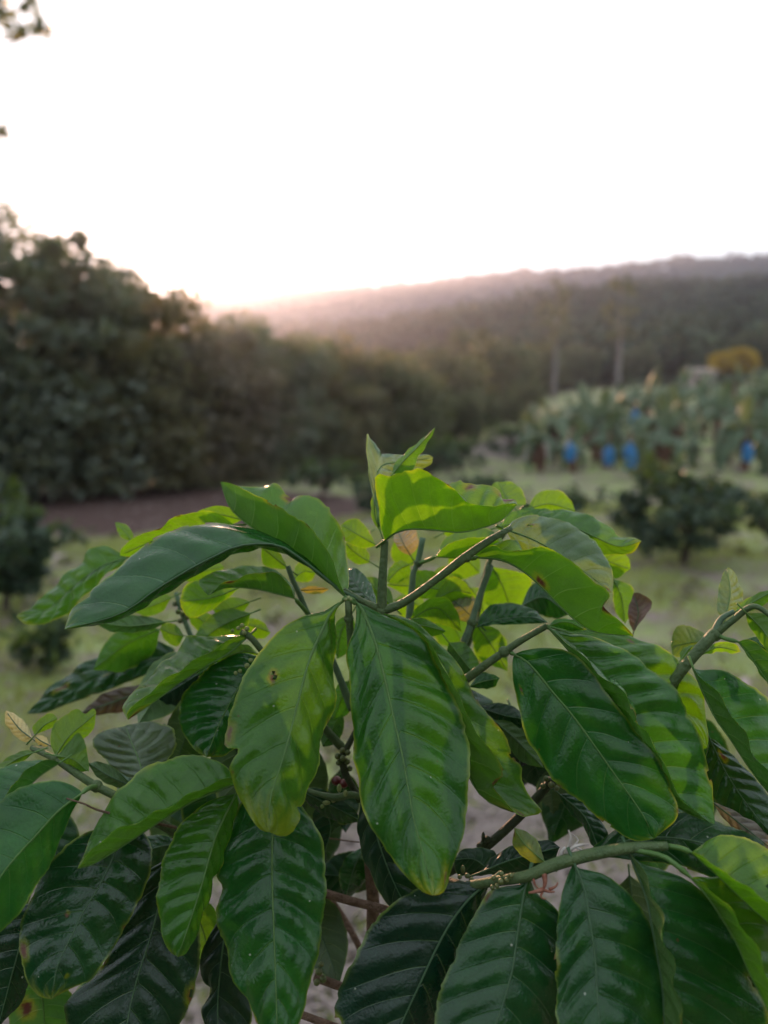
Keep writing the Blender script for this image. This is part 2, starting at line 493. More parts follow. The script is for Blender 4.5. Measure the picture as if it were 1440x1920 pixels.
def tree_proto(name, h, w, crown_low, n, leaf, clump, base_r, fol, bark, seed, nclump=90, nl=16, skirt=0):
    r = np.random.default_rng(seed)
    root = empty(name)
    cz = (h + crown_low) / 2
    rz = (h - crown_low) / 2
    p, c = crown_points(n, nclump, w / 2, w / 2, rz, cz, clump, r)
    if skirt:      # lower boughs hang to the ground all round
        k = int(n * .15)
        a_ = r.uniform(0, 2 * math.pi, k)
        rr_ = w * .5 * r.uniform(.55, 1.0, k) * (1 + .12 * np.sin(a_ * 5 + seed))
        p[:k] = np.stack([rr_ * np.cos(a_), rr_ * np.sin(a_), r.uniform(.12, h * .42, k)], 1)
    p[:, 2] = np.maximum(p[:, 2], 0.08 + .2 * r.random(n))
    v, f = cards(p, leaf * r.uniform(.7, 1.3, n), 2.0, 0.25, r)
    mesh_obj('crown', v, f, fol, root)
    tv, tf = limbs(base_r, max(crown_low, h * .28), c[:nl], r)
    mesh_obj('trunk', tv, tf, bark, root)
    return root

def put(root, x, y, rz=0.0, s=1.0, dz=0.0):
    root.location = (x, y, tz(x, y) + dz)
    root.rotation_euler = (0, 0, rz)
    root.scale = (s, s, s)
    return root

def col_pos(px, d):
    return (px - 720) / 1440 * d, d

# dark tree row by the bare soil
row = [  # px column, distance, height, width, label
    (40, 15.8, 5.7, 4.7, 'tall dark tree by the bare soil, sunlit gaps in its top'),
    (215, 17.2, 4.9, 3.6, 'dark bushy tree beside the tall one with sunlit gaps'),
    (335, 19.5, 4.2, 4.4, 'dark rounded tree below the brightest glow on the ridge'),
    (470, 22.5, 4.5, 5.0, 'dark broad tree next to the bare soil patch edge'),
    (590, 25.0, 4.3, 5.0, 'olive dark tree between the tree row and the valley wood'),
    (705, 27.5, 3.8, 4.6, 'low olive tree at the end of the dark tree row'),
    (-150, 15.0, 5.8, 4.6, 'tall dark tree at the frame side of the tree row'),
]
for i, (px, d, h, w, lab) in enumerate(row):
    x, y = col_pos(px, d)
    o = tree_proto('dark_tree', h, w * 1.08, 0.0, 13500 if i else 18000, 0.215, 0.62 if i else 0.52, 0.16, M[('dark_foliage', 'olive_foliage', 'brown_foliage', 'dark_foliage', 'olive_foliage', 'mid_foliage', 'dark_foliage')[i]], M['tree_bark'], 100 + i, 120 if i else 230, 16, 1)
    put(o, x, y, random.uniform(0, 6))
    tag(o, lab, 'tree', 'row of dark trees beside the bare soil')

# second wood in the valley behind
pA = tree_proto('valley_tree', 6.0, 5.6, 0.7, 5000, 0.34, 0.9, 0.17, M['mid_foliage'], M['tree_bark'], 201, 60, 10)
pB = tree_proto('valley_tree', 7.2, 5.0, 1.0, 5000, 0.34, 0.8, 0.17, M['mid_foliage'], M['tree_bark'], 202, 55, 10)
spots = [(120, 27, 0), (260, 30, 1), (895, 35, 0), (945, 39, 0), (985, 45, 0), (860, 33, 0), (820, 33, 0), (400, 33, 0), (520, 36, 0), (620, 40, 1), (700, 37, 0), (770, 44, 0), (840, 40, 0), (800, 56, 1), (880, 60, 1),
         (930, 50, 0), (690, 55, 1), (960, 68, 0), (1010, 76, 0), (880, 78, 1), (760, 72, 1), (620, 62, 1), (1080, 84, 0), (1190, 88, 0), (1250, 95, 1), (1400, 92, 0), (1460, 84, 1)]
for i, (px, d, k) in enumerate(spots):
    p = (pA, pB)[k]
    first = (i == 0 and k == 0) or (i == 1 and k == 1)
    o = p if first else copy_tree(p)
    x, y = col_pos(px, d)
    put(o, x, y, random.uniform(0, 6), random.uniform(.82, 1.1) * (0.86 if d < 50 else 1.0) * (.5 if px in (895, 945, 985, 860, 820) else 1))
    tag(o, ['rounded olive green tree in the wood behind the dark row', 'taller narrow olive tree in the wood behind the dark row'][k], 'tree',
        ['rounded trees in the valley wood', 'narrow trees in the valley wood'][k])
    if px in (895, 945, 985, 860, 820):
        tag(o, 'low rounded tree closing the dirt track before the valley wood', 'tree', 'low trees closing the dirt track')
    elif d > 80:
        tag(o, ['rounded olive tree up the slope behind the banana rows', 'narrow olive tree up the slope behind the banana rows'][k], 'tree', ['rounded trees behind the banana rows', 'narrow trees behind the banana rows'][k])

# unseen trees added behind the camera so facing leaves reflect something dark
sh0 = tree_proto('added_shade_tree', 3.6, 5.6, 0.2, 9000, 0.26, 0.8, 0.16, M['dark_foliage'], M['tree_bark'], 250, 90, 12, 1)
for i, (x, y) in enumerate(((0.6, -5.4), (-5.2, -4.6), (6.3, -4.4))):
    o = sh0 if i == 0 else copy_tree(sh0)
    put(o, x, y, i * 2.0)
    tag(o, 'unseen dense tree added behind the camera to darken leaf reflections', 'tree', 'unseen trees added to darken leaf reflections')

# two pale-stemmed tall trees
for i, (px, d, ytop, ybase, lab) in enumerate([(1034, 66, 522, 735, 'slender pale trunk tree standing nearer the dark valley wood'), (1152, 66, 518, 728, 'slender pale trunk tree standing nearer the pink hut')]):
    x, y = col_pos(px, d)
    z0 = tz(x, y)
    h = CAM_H + (791 - ytop) / 1440 * d - z0
    r = np.random.default_rng(300 + i)
    root = empty('pale_trunk_tree', (x, y, z0))
    tp = catmull([(0, 0, -.2), (.12, 0, h * .45), (.05, 0, h * .97)], 12)
    mesh_obj('trunk', *tube_data(tp, np.linspace(.25, .06, 12), 9), M['pale_bark'], root)
    pts, _ = crown_points(520, 34, 1.5, 1.5, h * .32, h * .70, .5, r)
    v, f = cards(pts, .36 * r.uniform(.7, 1.3, 520), 2.2, .4, r)
    mesh_obj('crown', v, f, M['mid_foliage'], root)
    tag(root, lab, 'tree', 'slender pale trunk trees')

# yellow-leaved tree and hut on the slope
x, y = col_pos(1362, 76)
yt = tree_proto('yellow_tree', 3.7, 5.2, 1.7, 4200, .28, .6, .12, M['yellow_foliage'], M['tree_bark'], 310, 40, 9)
put(yt, x, y, .6, 1.0)
zt = CAM_H + (791 - 662) / 1440 * 76 - 3.7
yt.location.z = max(tz(x, y) - .1, min(zt, tz(x, y) + .0))
tag(yt, 'spreading yellow leaved tree above the banana slope', 'tree')

def box(x0, x1, y0, y1, z0, z1):
    v = [(x0, y0, z0), (x1, y0, z0), (x1, y1, z0), (x0, y1, z0), (x0, y0, z1), (x1, y0, z1), (x1, y1, z1), (x0, y1, z1)]
    f = [(0, 3, 2, 1), (4, 5, 6, 7), (0, 1, 5, 4), (1, 2, 6, 5), (2, 3, 7, 6), (3, 0, 4, 7)]
    return np.array(v, dtype=float), f

hx, hy = col_pos(1302, 74)
hz = CAM_H + (791 - 728) / 1440 * 74
hut = empty('hut', (hx, hy, min(hz, tz(hx, hy) + .05)), .15)
mesh_obj('wall', *box(-1.75, 1.75, -1.3, 1.3, -.6, 1.75), M['hut_wall'], hut, False)
rv = np.array([(-2.0, -1.6, 1.76), (2.0, -1.6, 1.76), (2.0, 1.6, 1.76), (-2.0, 1.6, 1.76), (-2.0, -1.6, 1.84), (2.0, -1.6, 1.84), (2.0, 0, 2.3), (-2.0, 0, 2.3), (2.0, 1.6, 1.84), (-2.0, 1.6, 1.84)])
mesh_obj('roof', rv, [(0, 3, 2, 1), (0, 1, 5, 4), (4, 5, 6, 7), (7, 6, 8, 9), (2, 3, 9, 8), (1, 2, 8, 6, 5), (3, 0, 4, 7, 9)], M['hut_roof'], hut, False)
mesh_obj('door', *box(-.3, .5, -1.34, -1.29, -.55, 1.35), M['dark_opening'], hut, False)
mesh_obj('window', *box(-1.3, -.7, -1.34, -1.29, .5, 1.1), M['dark_opening'], hut, False)
hut.scale = (.72, .72, .8)
tag(hut, 'small pinkish hut beside the yellow leaved tree on the slope', 'hut')

# wooded hillsides: far-off wood that reads as one mass
def forest(name, n, r0, r1, c0, c1, crown, per, leaf, seed, label):
    r = np.random.default_rng(seed)
    rad = np.sqrt(r.uniform(r0 ** 2, r1 ** 2, n))
    cc = r.uniform(c0, c1, n)
    az = np.arctan((cc - 720) / 1440)
    x, y = rad * np.sin(az), rad * np.cos(az)
    z = terrain(x, y)
    s = crown * r.uniform(.55, 1.35, n)
    hgt = s * r.uniform(.7, 1.15, n)
    k = np.repeat(np.arange(n), per)
    d = rand_unit(n * per, r); d[:, 2] = np.abs(d[:, 2]) * 1.1 - .25
    p = np.stack([x, y, z + hgt * .45], 1)[k] + d * np.stack([s * .5, s * .5, hgt * .55], 1)[k] * r.uniform(.5, 1.05, n * per)[:, None]
    v, f = cards(p, (leaf * r.uniform(.7, 1.4, n * per)), 1.4, 0.1, r)
    o = mesh_obj(name, v, f, M['hill_foliage'])
    tag(o, label, 'forest', kind='stuff')
forest('hillside_wood', 2600, 95, 232, 380, 1640, 6.0, 60, 1.2, 401, 'dark wooded hillside rising beyond the valley')
forest('ridge_wood', 6500, 330, 660, -300, 1750, 7, 16, 3.0, 402, 'distant wooded ridge under the bright sky')

# ------------------------------------------------------------------ banana plants on the slope
def banana_leaf_mesh(name, L, W, arch, seed):
    r = np.random.default_rng(seed)
    nt_, ns = 13, 7
    t = np.linspace(0, 1, nt_)
    sx = L * (t * .92 + .0)
    lift = L * (.95 * t - arch * t ** 2)
    s = np.linspace(-1, 1, ns)
    wid = W * np.clip(np.sin(math.pi * np.clip(t * .9 + .06, 0, 1)) ** .55, .03, 1) * np.where(t < .12, .15, 1)
    v = np.zeros((nt_, ns, 3))
    rag = r.uniform(.75, 1.05, (nt_, ns))
    v[:, :, 0] = (sx * .62)[:, None] + .03 * r.normal(size=(nt_, ns))
    v[:, :, 1] = wid[:, None] * s[None] * .5 * rag
    v[:, :, 2] = lift[:, None] - np.abs(s)[None] ** 1.4 * wid[:, None] * .28 * rag
    f = []
    for i in range(nt_ - 1):
        for j in range(ns - 1):
            if (j in (0, 5)) and r.random() < .18: continue
            a = i * ns + j
            f.append((a, a + 1, a + ns + 1, a + ns))
    me = bpy.data.meshes.new(name)
    me.from_pydata([tuple(p) for p in v.reshape(-1, 3).tolist()], [], f)
    me.polygons.foreach_set('use_smooth', np.ones(len(f), dtype=bool))
    me.materials.append(M['banana_leaf'])
    return me
bl = [banana_leaf_mesh('leaf', 2.1, .56, a, 500 + i) for i, a in enumerate((.5, .8, 1.1, 1.45))]
dry = banana_leaf_mesh('dry_leaf', 1.8, .4, 1.2, 540)
dry.materials.clear(); dry.materials.append(M['banana_stem'])
bstem = None
def banana(name, x, y, h, rz, seed, lab, grp):
    global bstem
    r = random.Random(seed)
    root = empty(name, (x, y, tz(x, y)), rz)
    sh = h * .52
    if bstem is None:
        parts = [tube_data(catmull([(0, 0, -.1), (.02, .02, .6), (0, 0, 1.0)], 8), np.linspace(.13, .085, 8), 9)]
        for k in range(5):     # hanging dry sheaths round the stem
            a = k * 1.3
            parts.append(tube_data(catmull([(math.cos(a) * .08, math.sin(a) * .08, .95), (math.cos(a) * .17, math.sin(a) * .17, .6), (math.cos(a) * .15, math.sin(a) * .15, .22)], 5), [.03, .035, .03, .025, .01], 4))
        v, f = join_data(parts)
        so = mesh_obj('pseudostem', v, f, M['banana_stem'], root)
        bstem = so.data
    else:
        so = bpy.data.objects.new('pseudostem', bstem); COL.objects.link(so); so.parent = root
    so.scale = (1, 1, sh)
    nl = r.randint(9, 11)
    for k in range(nl):
        o = bpy.data.objects.new('leaf', bl[min(3, int(k / nl * 4 + r.random() * .8))])
        COL.objects.link(o)
        o.parent = root
        o.location = (0, 0, sh - .05 + .02 * (nl - k))
        o.rotation_euler = (r.uniform(-.6, .6), r.uniform(-.2, .75) if k > 1 else -r.uniform(.35, .7), k * 2.4 + r.uniform(-.5, .5))
        s = r.uniform(.7, 1.1) * h / 2.4
        o.scale = (s, s, s)
    for k in range(r.randint(1, 3)):      # dead fronds hanging down the stem
        o = bpy.data.objects.new('dry_leaf', dry); COL.objects.link(o)
        o.parent = root
        o.location = (0, 0, sh - .05)
        o.rotation_euler = (r.uniform(-.2, .2), r.uniform(1.15, 1.5), r.uniform(0, 6.28))
        s = r.uniform(.5, .8) * h / 2.4
        o.scale = (s, s, s)
    tag(root, lab, 'banana plant', grp)
    return root

bspots = []
for d, xs in ((22.0, (1018, 1072, 1136, 1182, 1238, 1292, 1348, 1402, 1450)), (25.5, (1000, 1050, 1108, 1160, 1214, 1268, 1330, 1385, 1438)), (30, (1065, 1110, 1160, 1210, 1262, 1315, 1372, 1430)),
              (36, (1150, 1200, 1245, 1300, 1356, 1412, 1455)), (44, (1240, 1290, 1345, 1400, 1445)), (54, (1330, 1375, 1420, 1460))):
    for px in xs:
        bspots.append((px + random.uniform(-16, 16), d + random.uniform(-1.5, 1.5), d))
rows = {22.0: 'front', 25.5: 'second', 30: 'third', 36: 'fourth', 44: 'fifth', 54: 'topmost'}
for i, (px, d, d0) in enumerate(bspots):
    x, y = col_pos(px, d)
    nm = rows[d0]
    banana('banana_plant', x, y, random.uniform(1.2, 1.85) if d0 == 22 else random.uniform(1.25, 2.2), random.uniform(0, 6), 600 + i,
           'banana plant with reddish stem in the front row by the grass' if d0 == 22 else 'banana plant in the %s row up the slope from the grass' % nm, '%s row of banana plants' % nm)

def bag(px, py, d, lab, h=.54, w=.26):
    r = np.random.default_rng(int(px))
    p = wp(px, py, d)
    n, k = 9, 12
    t = np.linspace(0, 1, n)
    rad = w / 2 * np.array([.10, .30, .72, .95, 1.0, 1.0, .96, .92, .86])
    a = np.linspace(0, 2 * math.pi, k, endpoint=False)
    v = []
    for i in range(n):
        rr_ = rad[i] * (1 + .20 * np.sin(a * 3 + i * .5 + px) + .13 * r.normal(size=k))
        v.append(np.stack([rr_ * np.cos(a), rr_ * np.sin(a), np.full(k, h * (.5 - t[i])) + .015 * r.normal(size=k)], 1))
    v = np.vstack(v)
    f = [(i * k + j, (i + 1) * k + j, (i + 1) * k + (j + 1) % k, i * k + (j + 1) % k) for i in range(n - 1) for j in range(k)]
    root = empty('blue_bag', p)
    mesh_obj('bag_skirt', v, f, M['blue_plastic'], root)
    tie = tube_data([(0, 0, h * .5 - .02), (0, .02, h * .5 + .12), (.02, .03, h * .5 + .3)], [.03, .025, .02], 6)
    mesh_obj('bunch_stalk', *tie, M['banana_stem'], root)
    tag(root, lab, 'bag', 'blue bags over the banana bunches')
bag(1068, 845, 20.2, 'pale blue plastic bag hanging alone from front banana plants')
bag(1142, 852, 20.0, 'left of two neighbouring bright blue bags on front banana plants')
bag(1181, 854, 19.9, 'longer of two neighbouring bright blue bags on front banana plants', .74, .29)
bag(1402, 846, 20.4, 'small blue bag on front banana plant beyond the coffee bush')
bag(1385, 775, 32, 'dark blue bag low on a banana plant up the slope')
bag(1425, 749, 40, 'blue bag highest up the banana slope')
bag(1190, 782, 27, 'pale blue bag half hidden among banana leaves up the slope', .6, .3)

# ------------------------------------------------------------------ coffee bushes and small plants in the plantation
def coffee_bush(px, d, h, w, n, lab, seed, leaf=.13, fol='coffee_foliage', young=.12, low=.12, name='young_coffee_bush', cat='coffee bush'):
    r = np.random.default_rng(seed)
    x, y = col_pos(px, d)
    root = empty(name, (x, y, tz(x, y)))
    p, c = crown_points(n, max(14, int(n / 60)), w / 2, w / 2, (h - low) / 2, (h + low) / 2, w * .13, r)
    k_ = int(n * .22)      # stray shoots standing out of the outline
    sh_ = rand_unit(9, r); sh_[:, 2] = np.abs(sh_[:, 2]) + .2
    q_ = r.integers(0, 9, k_)
    p[:k_] = np.array((0, 0, h * .45)) + sh_[q_] * (r.uniform(.25, .78, k_)[:, None]) * np.array((w, w, h * .85)) + r.normal(size=(k_, 3)) * .04
    p[:, 2] = np.maximum(p[:, 2], .03)
    ny = int(n * young)
    o_ = np.argsort(-p[:, 2] + r.normal(size=n) * .2)
    v, f = cards(p[o_[ny:]], leaf * r.uniform(.7, 1.2, n - ny), 2.3, .35, r)
    mesh_obj('crown', v, f, M[fol], root)
    v, f = cards(p[o_[:ny]], leaf * r.uniform(.6, 1.0, ny), 2.3, .0, r)
    mesh_obj('young_leaves', v, f, M['young_foliage'], root)
    tv, tf = limbs(.03 * w + .008, h * .35, c[:10], r)
    mesh_obj('stem', tv, tf, M['tree_bark'], root)
    tag(root, lab, cat, None)
coffee_bush(1285, 8.6, 1.02, 1.5, 2600, 'large dark coffee bush on the grass before the banana rows', 701)
coffee_bush(1455, 9.3, .85, .7, 700, 'yellowish green bush beside the large dark coffee bush', 702, fol='coffee_foliage', young=.5)
coffee_bush(1070, 12.5, .5, .62, 600, 'low dark coffee bush between the large bush and the banana stems', 703)
coffee_bush(905, 15.0, .5, 1.2, 1000, 'low dark coffee bush by the path below the valley wood', 704)
coffee_bush(700, 13.0, .75, 1.0, 800, 'coffee bush by the bare soil end of the tree row', 705, young=.3)
coffee_bush(600, 15.5, .8, 1.3, 900, 'pale green bush in front of the dark tree row', 706, young=.4)
coffee_bush(862, 24.0, 1.0, 2.2, 900, 'low spreading bush where the dirt track meets the valley wood', 710, leaf=.2, young=.3)
coffee_bush(965, 27.0, 1.1, 2.4, 900, 'low spreading bush between the dirt track and the banana rows', 711, leaf=.2, young=.3)
coffee_bush(800, 21.0, 1.1, 2.0, 900, 'low bush at the foot of the last olive tree', 712, leaf=.2, young=.2)
coffee_bush(-8, 6.3, .92, .85, 1500, 'dark coffee bush beside the bare soil with a pink fallen leaf', 707)
coffee_bush(62, 4.7, .36, .36, 170, 'small leafy seedling on the littered grass', 708, leaf=.15, young=.5, low=.0, name='seedling', cat='seedling')

# overhanging tree: stands just outside the frame, its twigs reach in at the top
root = empty('overhanging_tree', (-4.6, 5.7, tz(-4.6, 5.7)))
tips = [wp(8, 22, 5.5), wp(74, 55, 5.4), wp(52, 8, 5.6), wp(36, 66, 5.5), wp(-60, 60, 5.6), wp(3, 250, 5.3), wp(-90, 180, 5.6), wp(-170, 40, 5.8), wp(-200, 300, 5.9), wp(-260, 150, 6.0), wp(-120, -120, 5.9), wp(-300, -60, 6.2)]
tips = [p - np.array(root.location) for p in tips]
parts = [tube_data(catmull([(0, 0, -.1), (.1, .05, 1.5), (.0, 0, 3.2), (.25, -.05, 4.6)], 14), np.linspace(.15, .05, 14), 9)]
for i, p in enumerate(tips):
    st = np.array((.05, 0, 2.6 + .15 * (i % 6)))
    parts.append(tube_data(catmull([st, st * .5 + p * .5 + np.array((0, 0, .22)), p], 10), np.linspace(.030, .004, 10), 6))
mesh_obj('trunk', *join_data(parts), M['tree_bark'], root)
r = np.random.default_rng(720)
lp = []
for i, p in enumerate(tips):
    n = 16 if i < 4 else (10 if i == 5 else (26 if i < 7 else 170))
    lp.append(p + rand_unit(n, r) * r.uniform(.01, .09 if i < 6 else (.22 if i < 7 else .62), n)[:, None])
lp = np.vstack(lp)
v, f = cards(lp, .105 * r.uniform(.7, 1.3, len(lp)), 1.8, .3, r)
mesh_obj('crown', v, f, M['dark_foliage'], root)
tag(root, 'small leafed tree whose twig tips hang into the sky', 'tree')

# ------------------------------------------------------------------ grass, litter, straw, fallen leaves
def scatter_ground(n, d0, d1, c0, c1, r):
    d = np.sqrt(r.uniform(d0 ** 2, d1 ** 2, n))
    c = r.uniform(c0, c1, n)
    x = (c - 720) / 1440 * d
    return np.stack([x, d, terrain(x, d)], 1)
r = np.random.default_rng(801)
p = scatter_ground(90000, 1.2, 15, -150, 1590, r)
soil = ((p[:, 0] + 6.2) / 6.6) ** 2 + ((p[:, 1] - 14.6) / 4.3) ** 2
patch = np.sin(p[:, 0] * 1.9 + 1) * np.sin(p[:, 1] * 1.4) + .5 * np.sin(p[:, 0] * 4.1) * np.sin(p[:, 1] * 3.7 + 2)
p = p[(soil > .95) & (patch + r.normal(size=len(p)) * .35 > -.25)]
n = len(p)
h = r.uniform(.03, .10, n)[:, None]
a = r.uniform(0, 2 * math.pi, n)
w = np.stack([np.cos(a), np.sin(a), np.zeros(n)], 1) * .004
lean = np.stack([r.normal(size=n), r.normal(size=n), np.zeros(n)], 1) * .5 * h
up = np.array((0, 0, 1.0))
v = np.stack([p - w, p + w, p + lean * .4 + up * h * .6 + w * .7, p + lean + up * h], 1).reshape(-1, 3)
o = mesh_obj('grass', v, np.arange(4 * n).reshape(n, 4), M['grass'])
tag(o, 'short patchy grass over the plantation floor', 'grass', kind='stuff')
p = scatter_ground(5200, 1.5, 17, -150, 1590, r)
patch = np.sin(p[:, 0] * 1.9 + 1) * np.sin(p[:, 1] * 1.4)
p = p[patch + r.normal(size=len(p)) * .4 < .25]
p[:, 2] += .012
v, f = cards(p, .085 * r.uniform(.5, 1.4, len(p)), 1.8, 0, r)
v = v.reshape(-1, 4, 3); v[:, :, 2] = p[:, None, 2] + (v[:, :, 2] - p[:, None, 2]) * .25
o = mesh_obj('leaf_litter', v.reshape(-1, 3), f, M['litter'])
tag(o, 'dry brown leaf litter scattered over the grass', 'leaf litter', kind='stuff')
r = np.random.default_rng(803)
w_ = scatter_ground(170, 3.0, 17, -100, 1560, r)
w_ = w_[((w_[:, 0] + 6.2) / 6.6) ** 2 + ((w_[:, 1] - 14.6) / 4.3) ** 2 > 1.0]
k = np.repeat(np.arange(len(w_)), 26)
p = w_[k] + rand_unit(len(k), r) * np.array((.14, .14, .10)) * r.uniform(.2, 1.2, len(w_))[k][:, None] + np.array((0, 0, .07))
v, f = cards(p, .07 * r.uniform(.6, 1.4, len(k)), 2.2, 0, r)
o = mesh_obj('weeds', v, f, M['olive_foliage'])
tag(o, 'low leafy weeds dotted over the grass', 'weeds', kind='stuff')
# straw mulch below the near bush
r = np.random.default_rng(802)
n = 5200
p = np.stack([r.normal(0, .9, n), r.uniform(.2, 3.2, n), np.zeros(n)], 1)
p[:, 2] = terrain(p[:, 0], p[:, 1]) + r.uniform(.005, .06, n)
a = r.uniform(0, 2 * math.pi, n)
d = np.stack([np.cos(a), np.sin(a), r.normal(0, .18, n)], 1)
L_ = r.uniform(.05, .22, n)[:, None]
w = np.stack([-np.sin(a), np.cos(a), np.zeros(n)], 1) * .004
v = np.stack([p - d * L_ - w, p + d * L_ - w, p + d * L_ + w, p - d * L_ + w], 1).reshape(-1, 3)
o = mesh_obj('straw_mulch', v, np.arange(4 * n).reshape(n, 4), M['straw'])
tag(o, 'dry straw mulch on the ground under the near coffee bush', 'mulch', kind='stuff')

def fallen_leaf(px, py, size, lab, seed):
    d = 1440 * CAM_H / (py - 791)
    r = np.random.default_rng(seed)
    x, y = col_pos(px, d)
    t = np.linspace(0, 1, 9); s = np.linspace(-1, 1, 5)
    v = np.zeros((9, 5, 3))
    v[:, :, 0] = (t * size)[:, None]
    v[:, :, 1] = (np.sin(math.pi * t) ** .7 * size * .24)[:, None] * s
    v[:, :, 2] = (np.abs(s) ** 1.5 * .35 * size * .4)[None] * np.sin(math.pi * t)[:, None] + (np.sin(t * 5) * .10 * size)[:, None] + .10 * size
    f = [(i * 5 + j, i * 5 + j + 1, (i + 1) * 5 + j + 1, (i + 1) * 5 + j) for i in range(8) for j in range(4)]
    v = v.reshape(-1, 3)
    o = mesh_obj('fallen_leaf', v, f, M['fallen_leaf'])
    o.location = (x, y, tz(x, y) + .01)
    o.rotation_euler = (r.uniform(-.3, .3), -r.uniform(.1, .5), r.uniform(0, 6))
    tag(o, lab, 'fallen leaf', 'pale curled leaves lying on the ground')
fallen_leaf(92, 1062, .22, 'pink curled dead leaf beside the dark coffee bush', 1)
fallen_leaf(285, 1352, .11, 'pale dead leaf on the grass beneath the drooping dark leaf', 2)
fallen_leaf(1398, 1300, .16, 'pale pink dead leaf on grass behind the upright shoot', 3)
fallen_leaf(1010, 985, .25, 'pale dead leaf on grass before the banana stems', 4)
fallen_leaf(1290, 1150, .12, 'greyish dead leaf on the open grass below the large coffee bush', 5)

# ------------------------------------------------------------------ the near coffee bush
bush_base = (-0.01, 0.52, tz(-0.01, 0.52))
bush = empty('coffee_bush', bush_base)
tag(bush, 'near coffee bush with large glossy drooping leaves and flower buds', 'coffee bush')
BB = np.array(bush_base)

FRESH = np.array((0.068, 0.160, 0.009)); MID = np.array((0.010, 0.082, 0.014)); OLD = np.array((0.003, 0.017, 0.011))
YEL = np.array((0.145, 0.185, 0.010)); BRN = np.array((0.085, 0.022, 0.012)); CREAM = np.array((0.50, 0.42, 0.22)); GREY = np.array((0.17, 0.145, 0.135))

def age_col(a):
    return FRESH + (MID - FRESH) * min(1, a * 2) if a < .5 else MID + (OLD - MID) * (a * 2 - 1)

def smooth_rand(r, t, k=4):
    o = np.zeros_like(t)
    for i in range(k):
        o += np.sin(t * (3 + 5 * i) * r.uniform(.7, 1.3) + r.uniform(0, 6)) / (1 + i)
    return o / 2

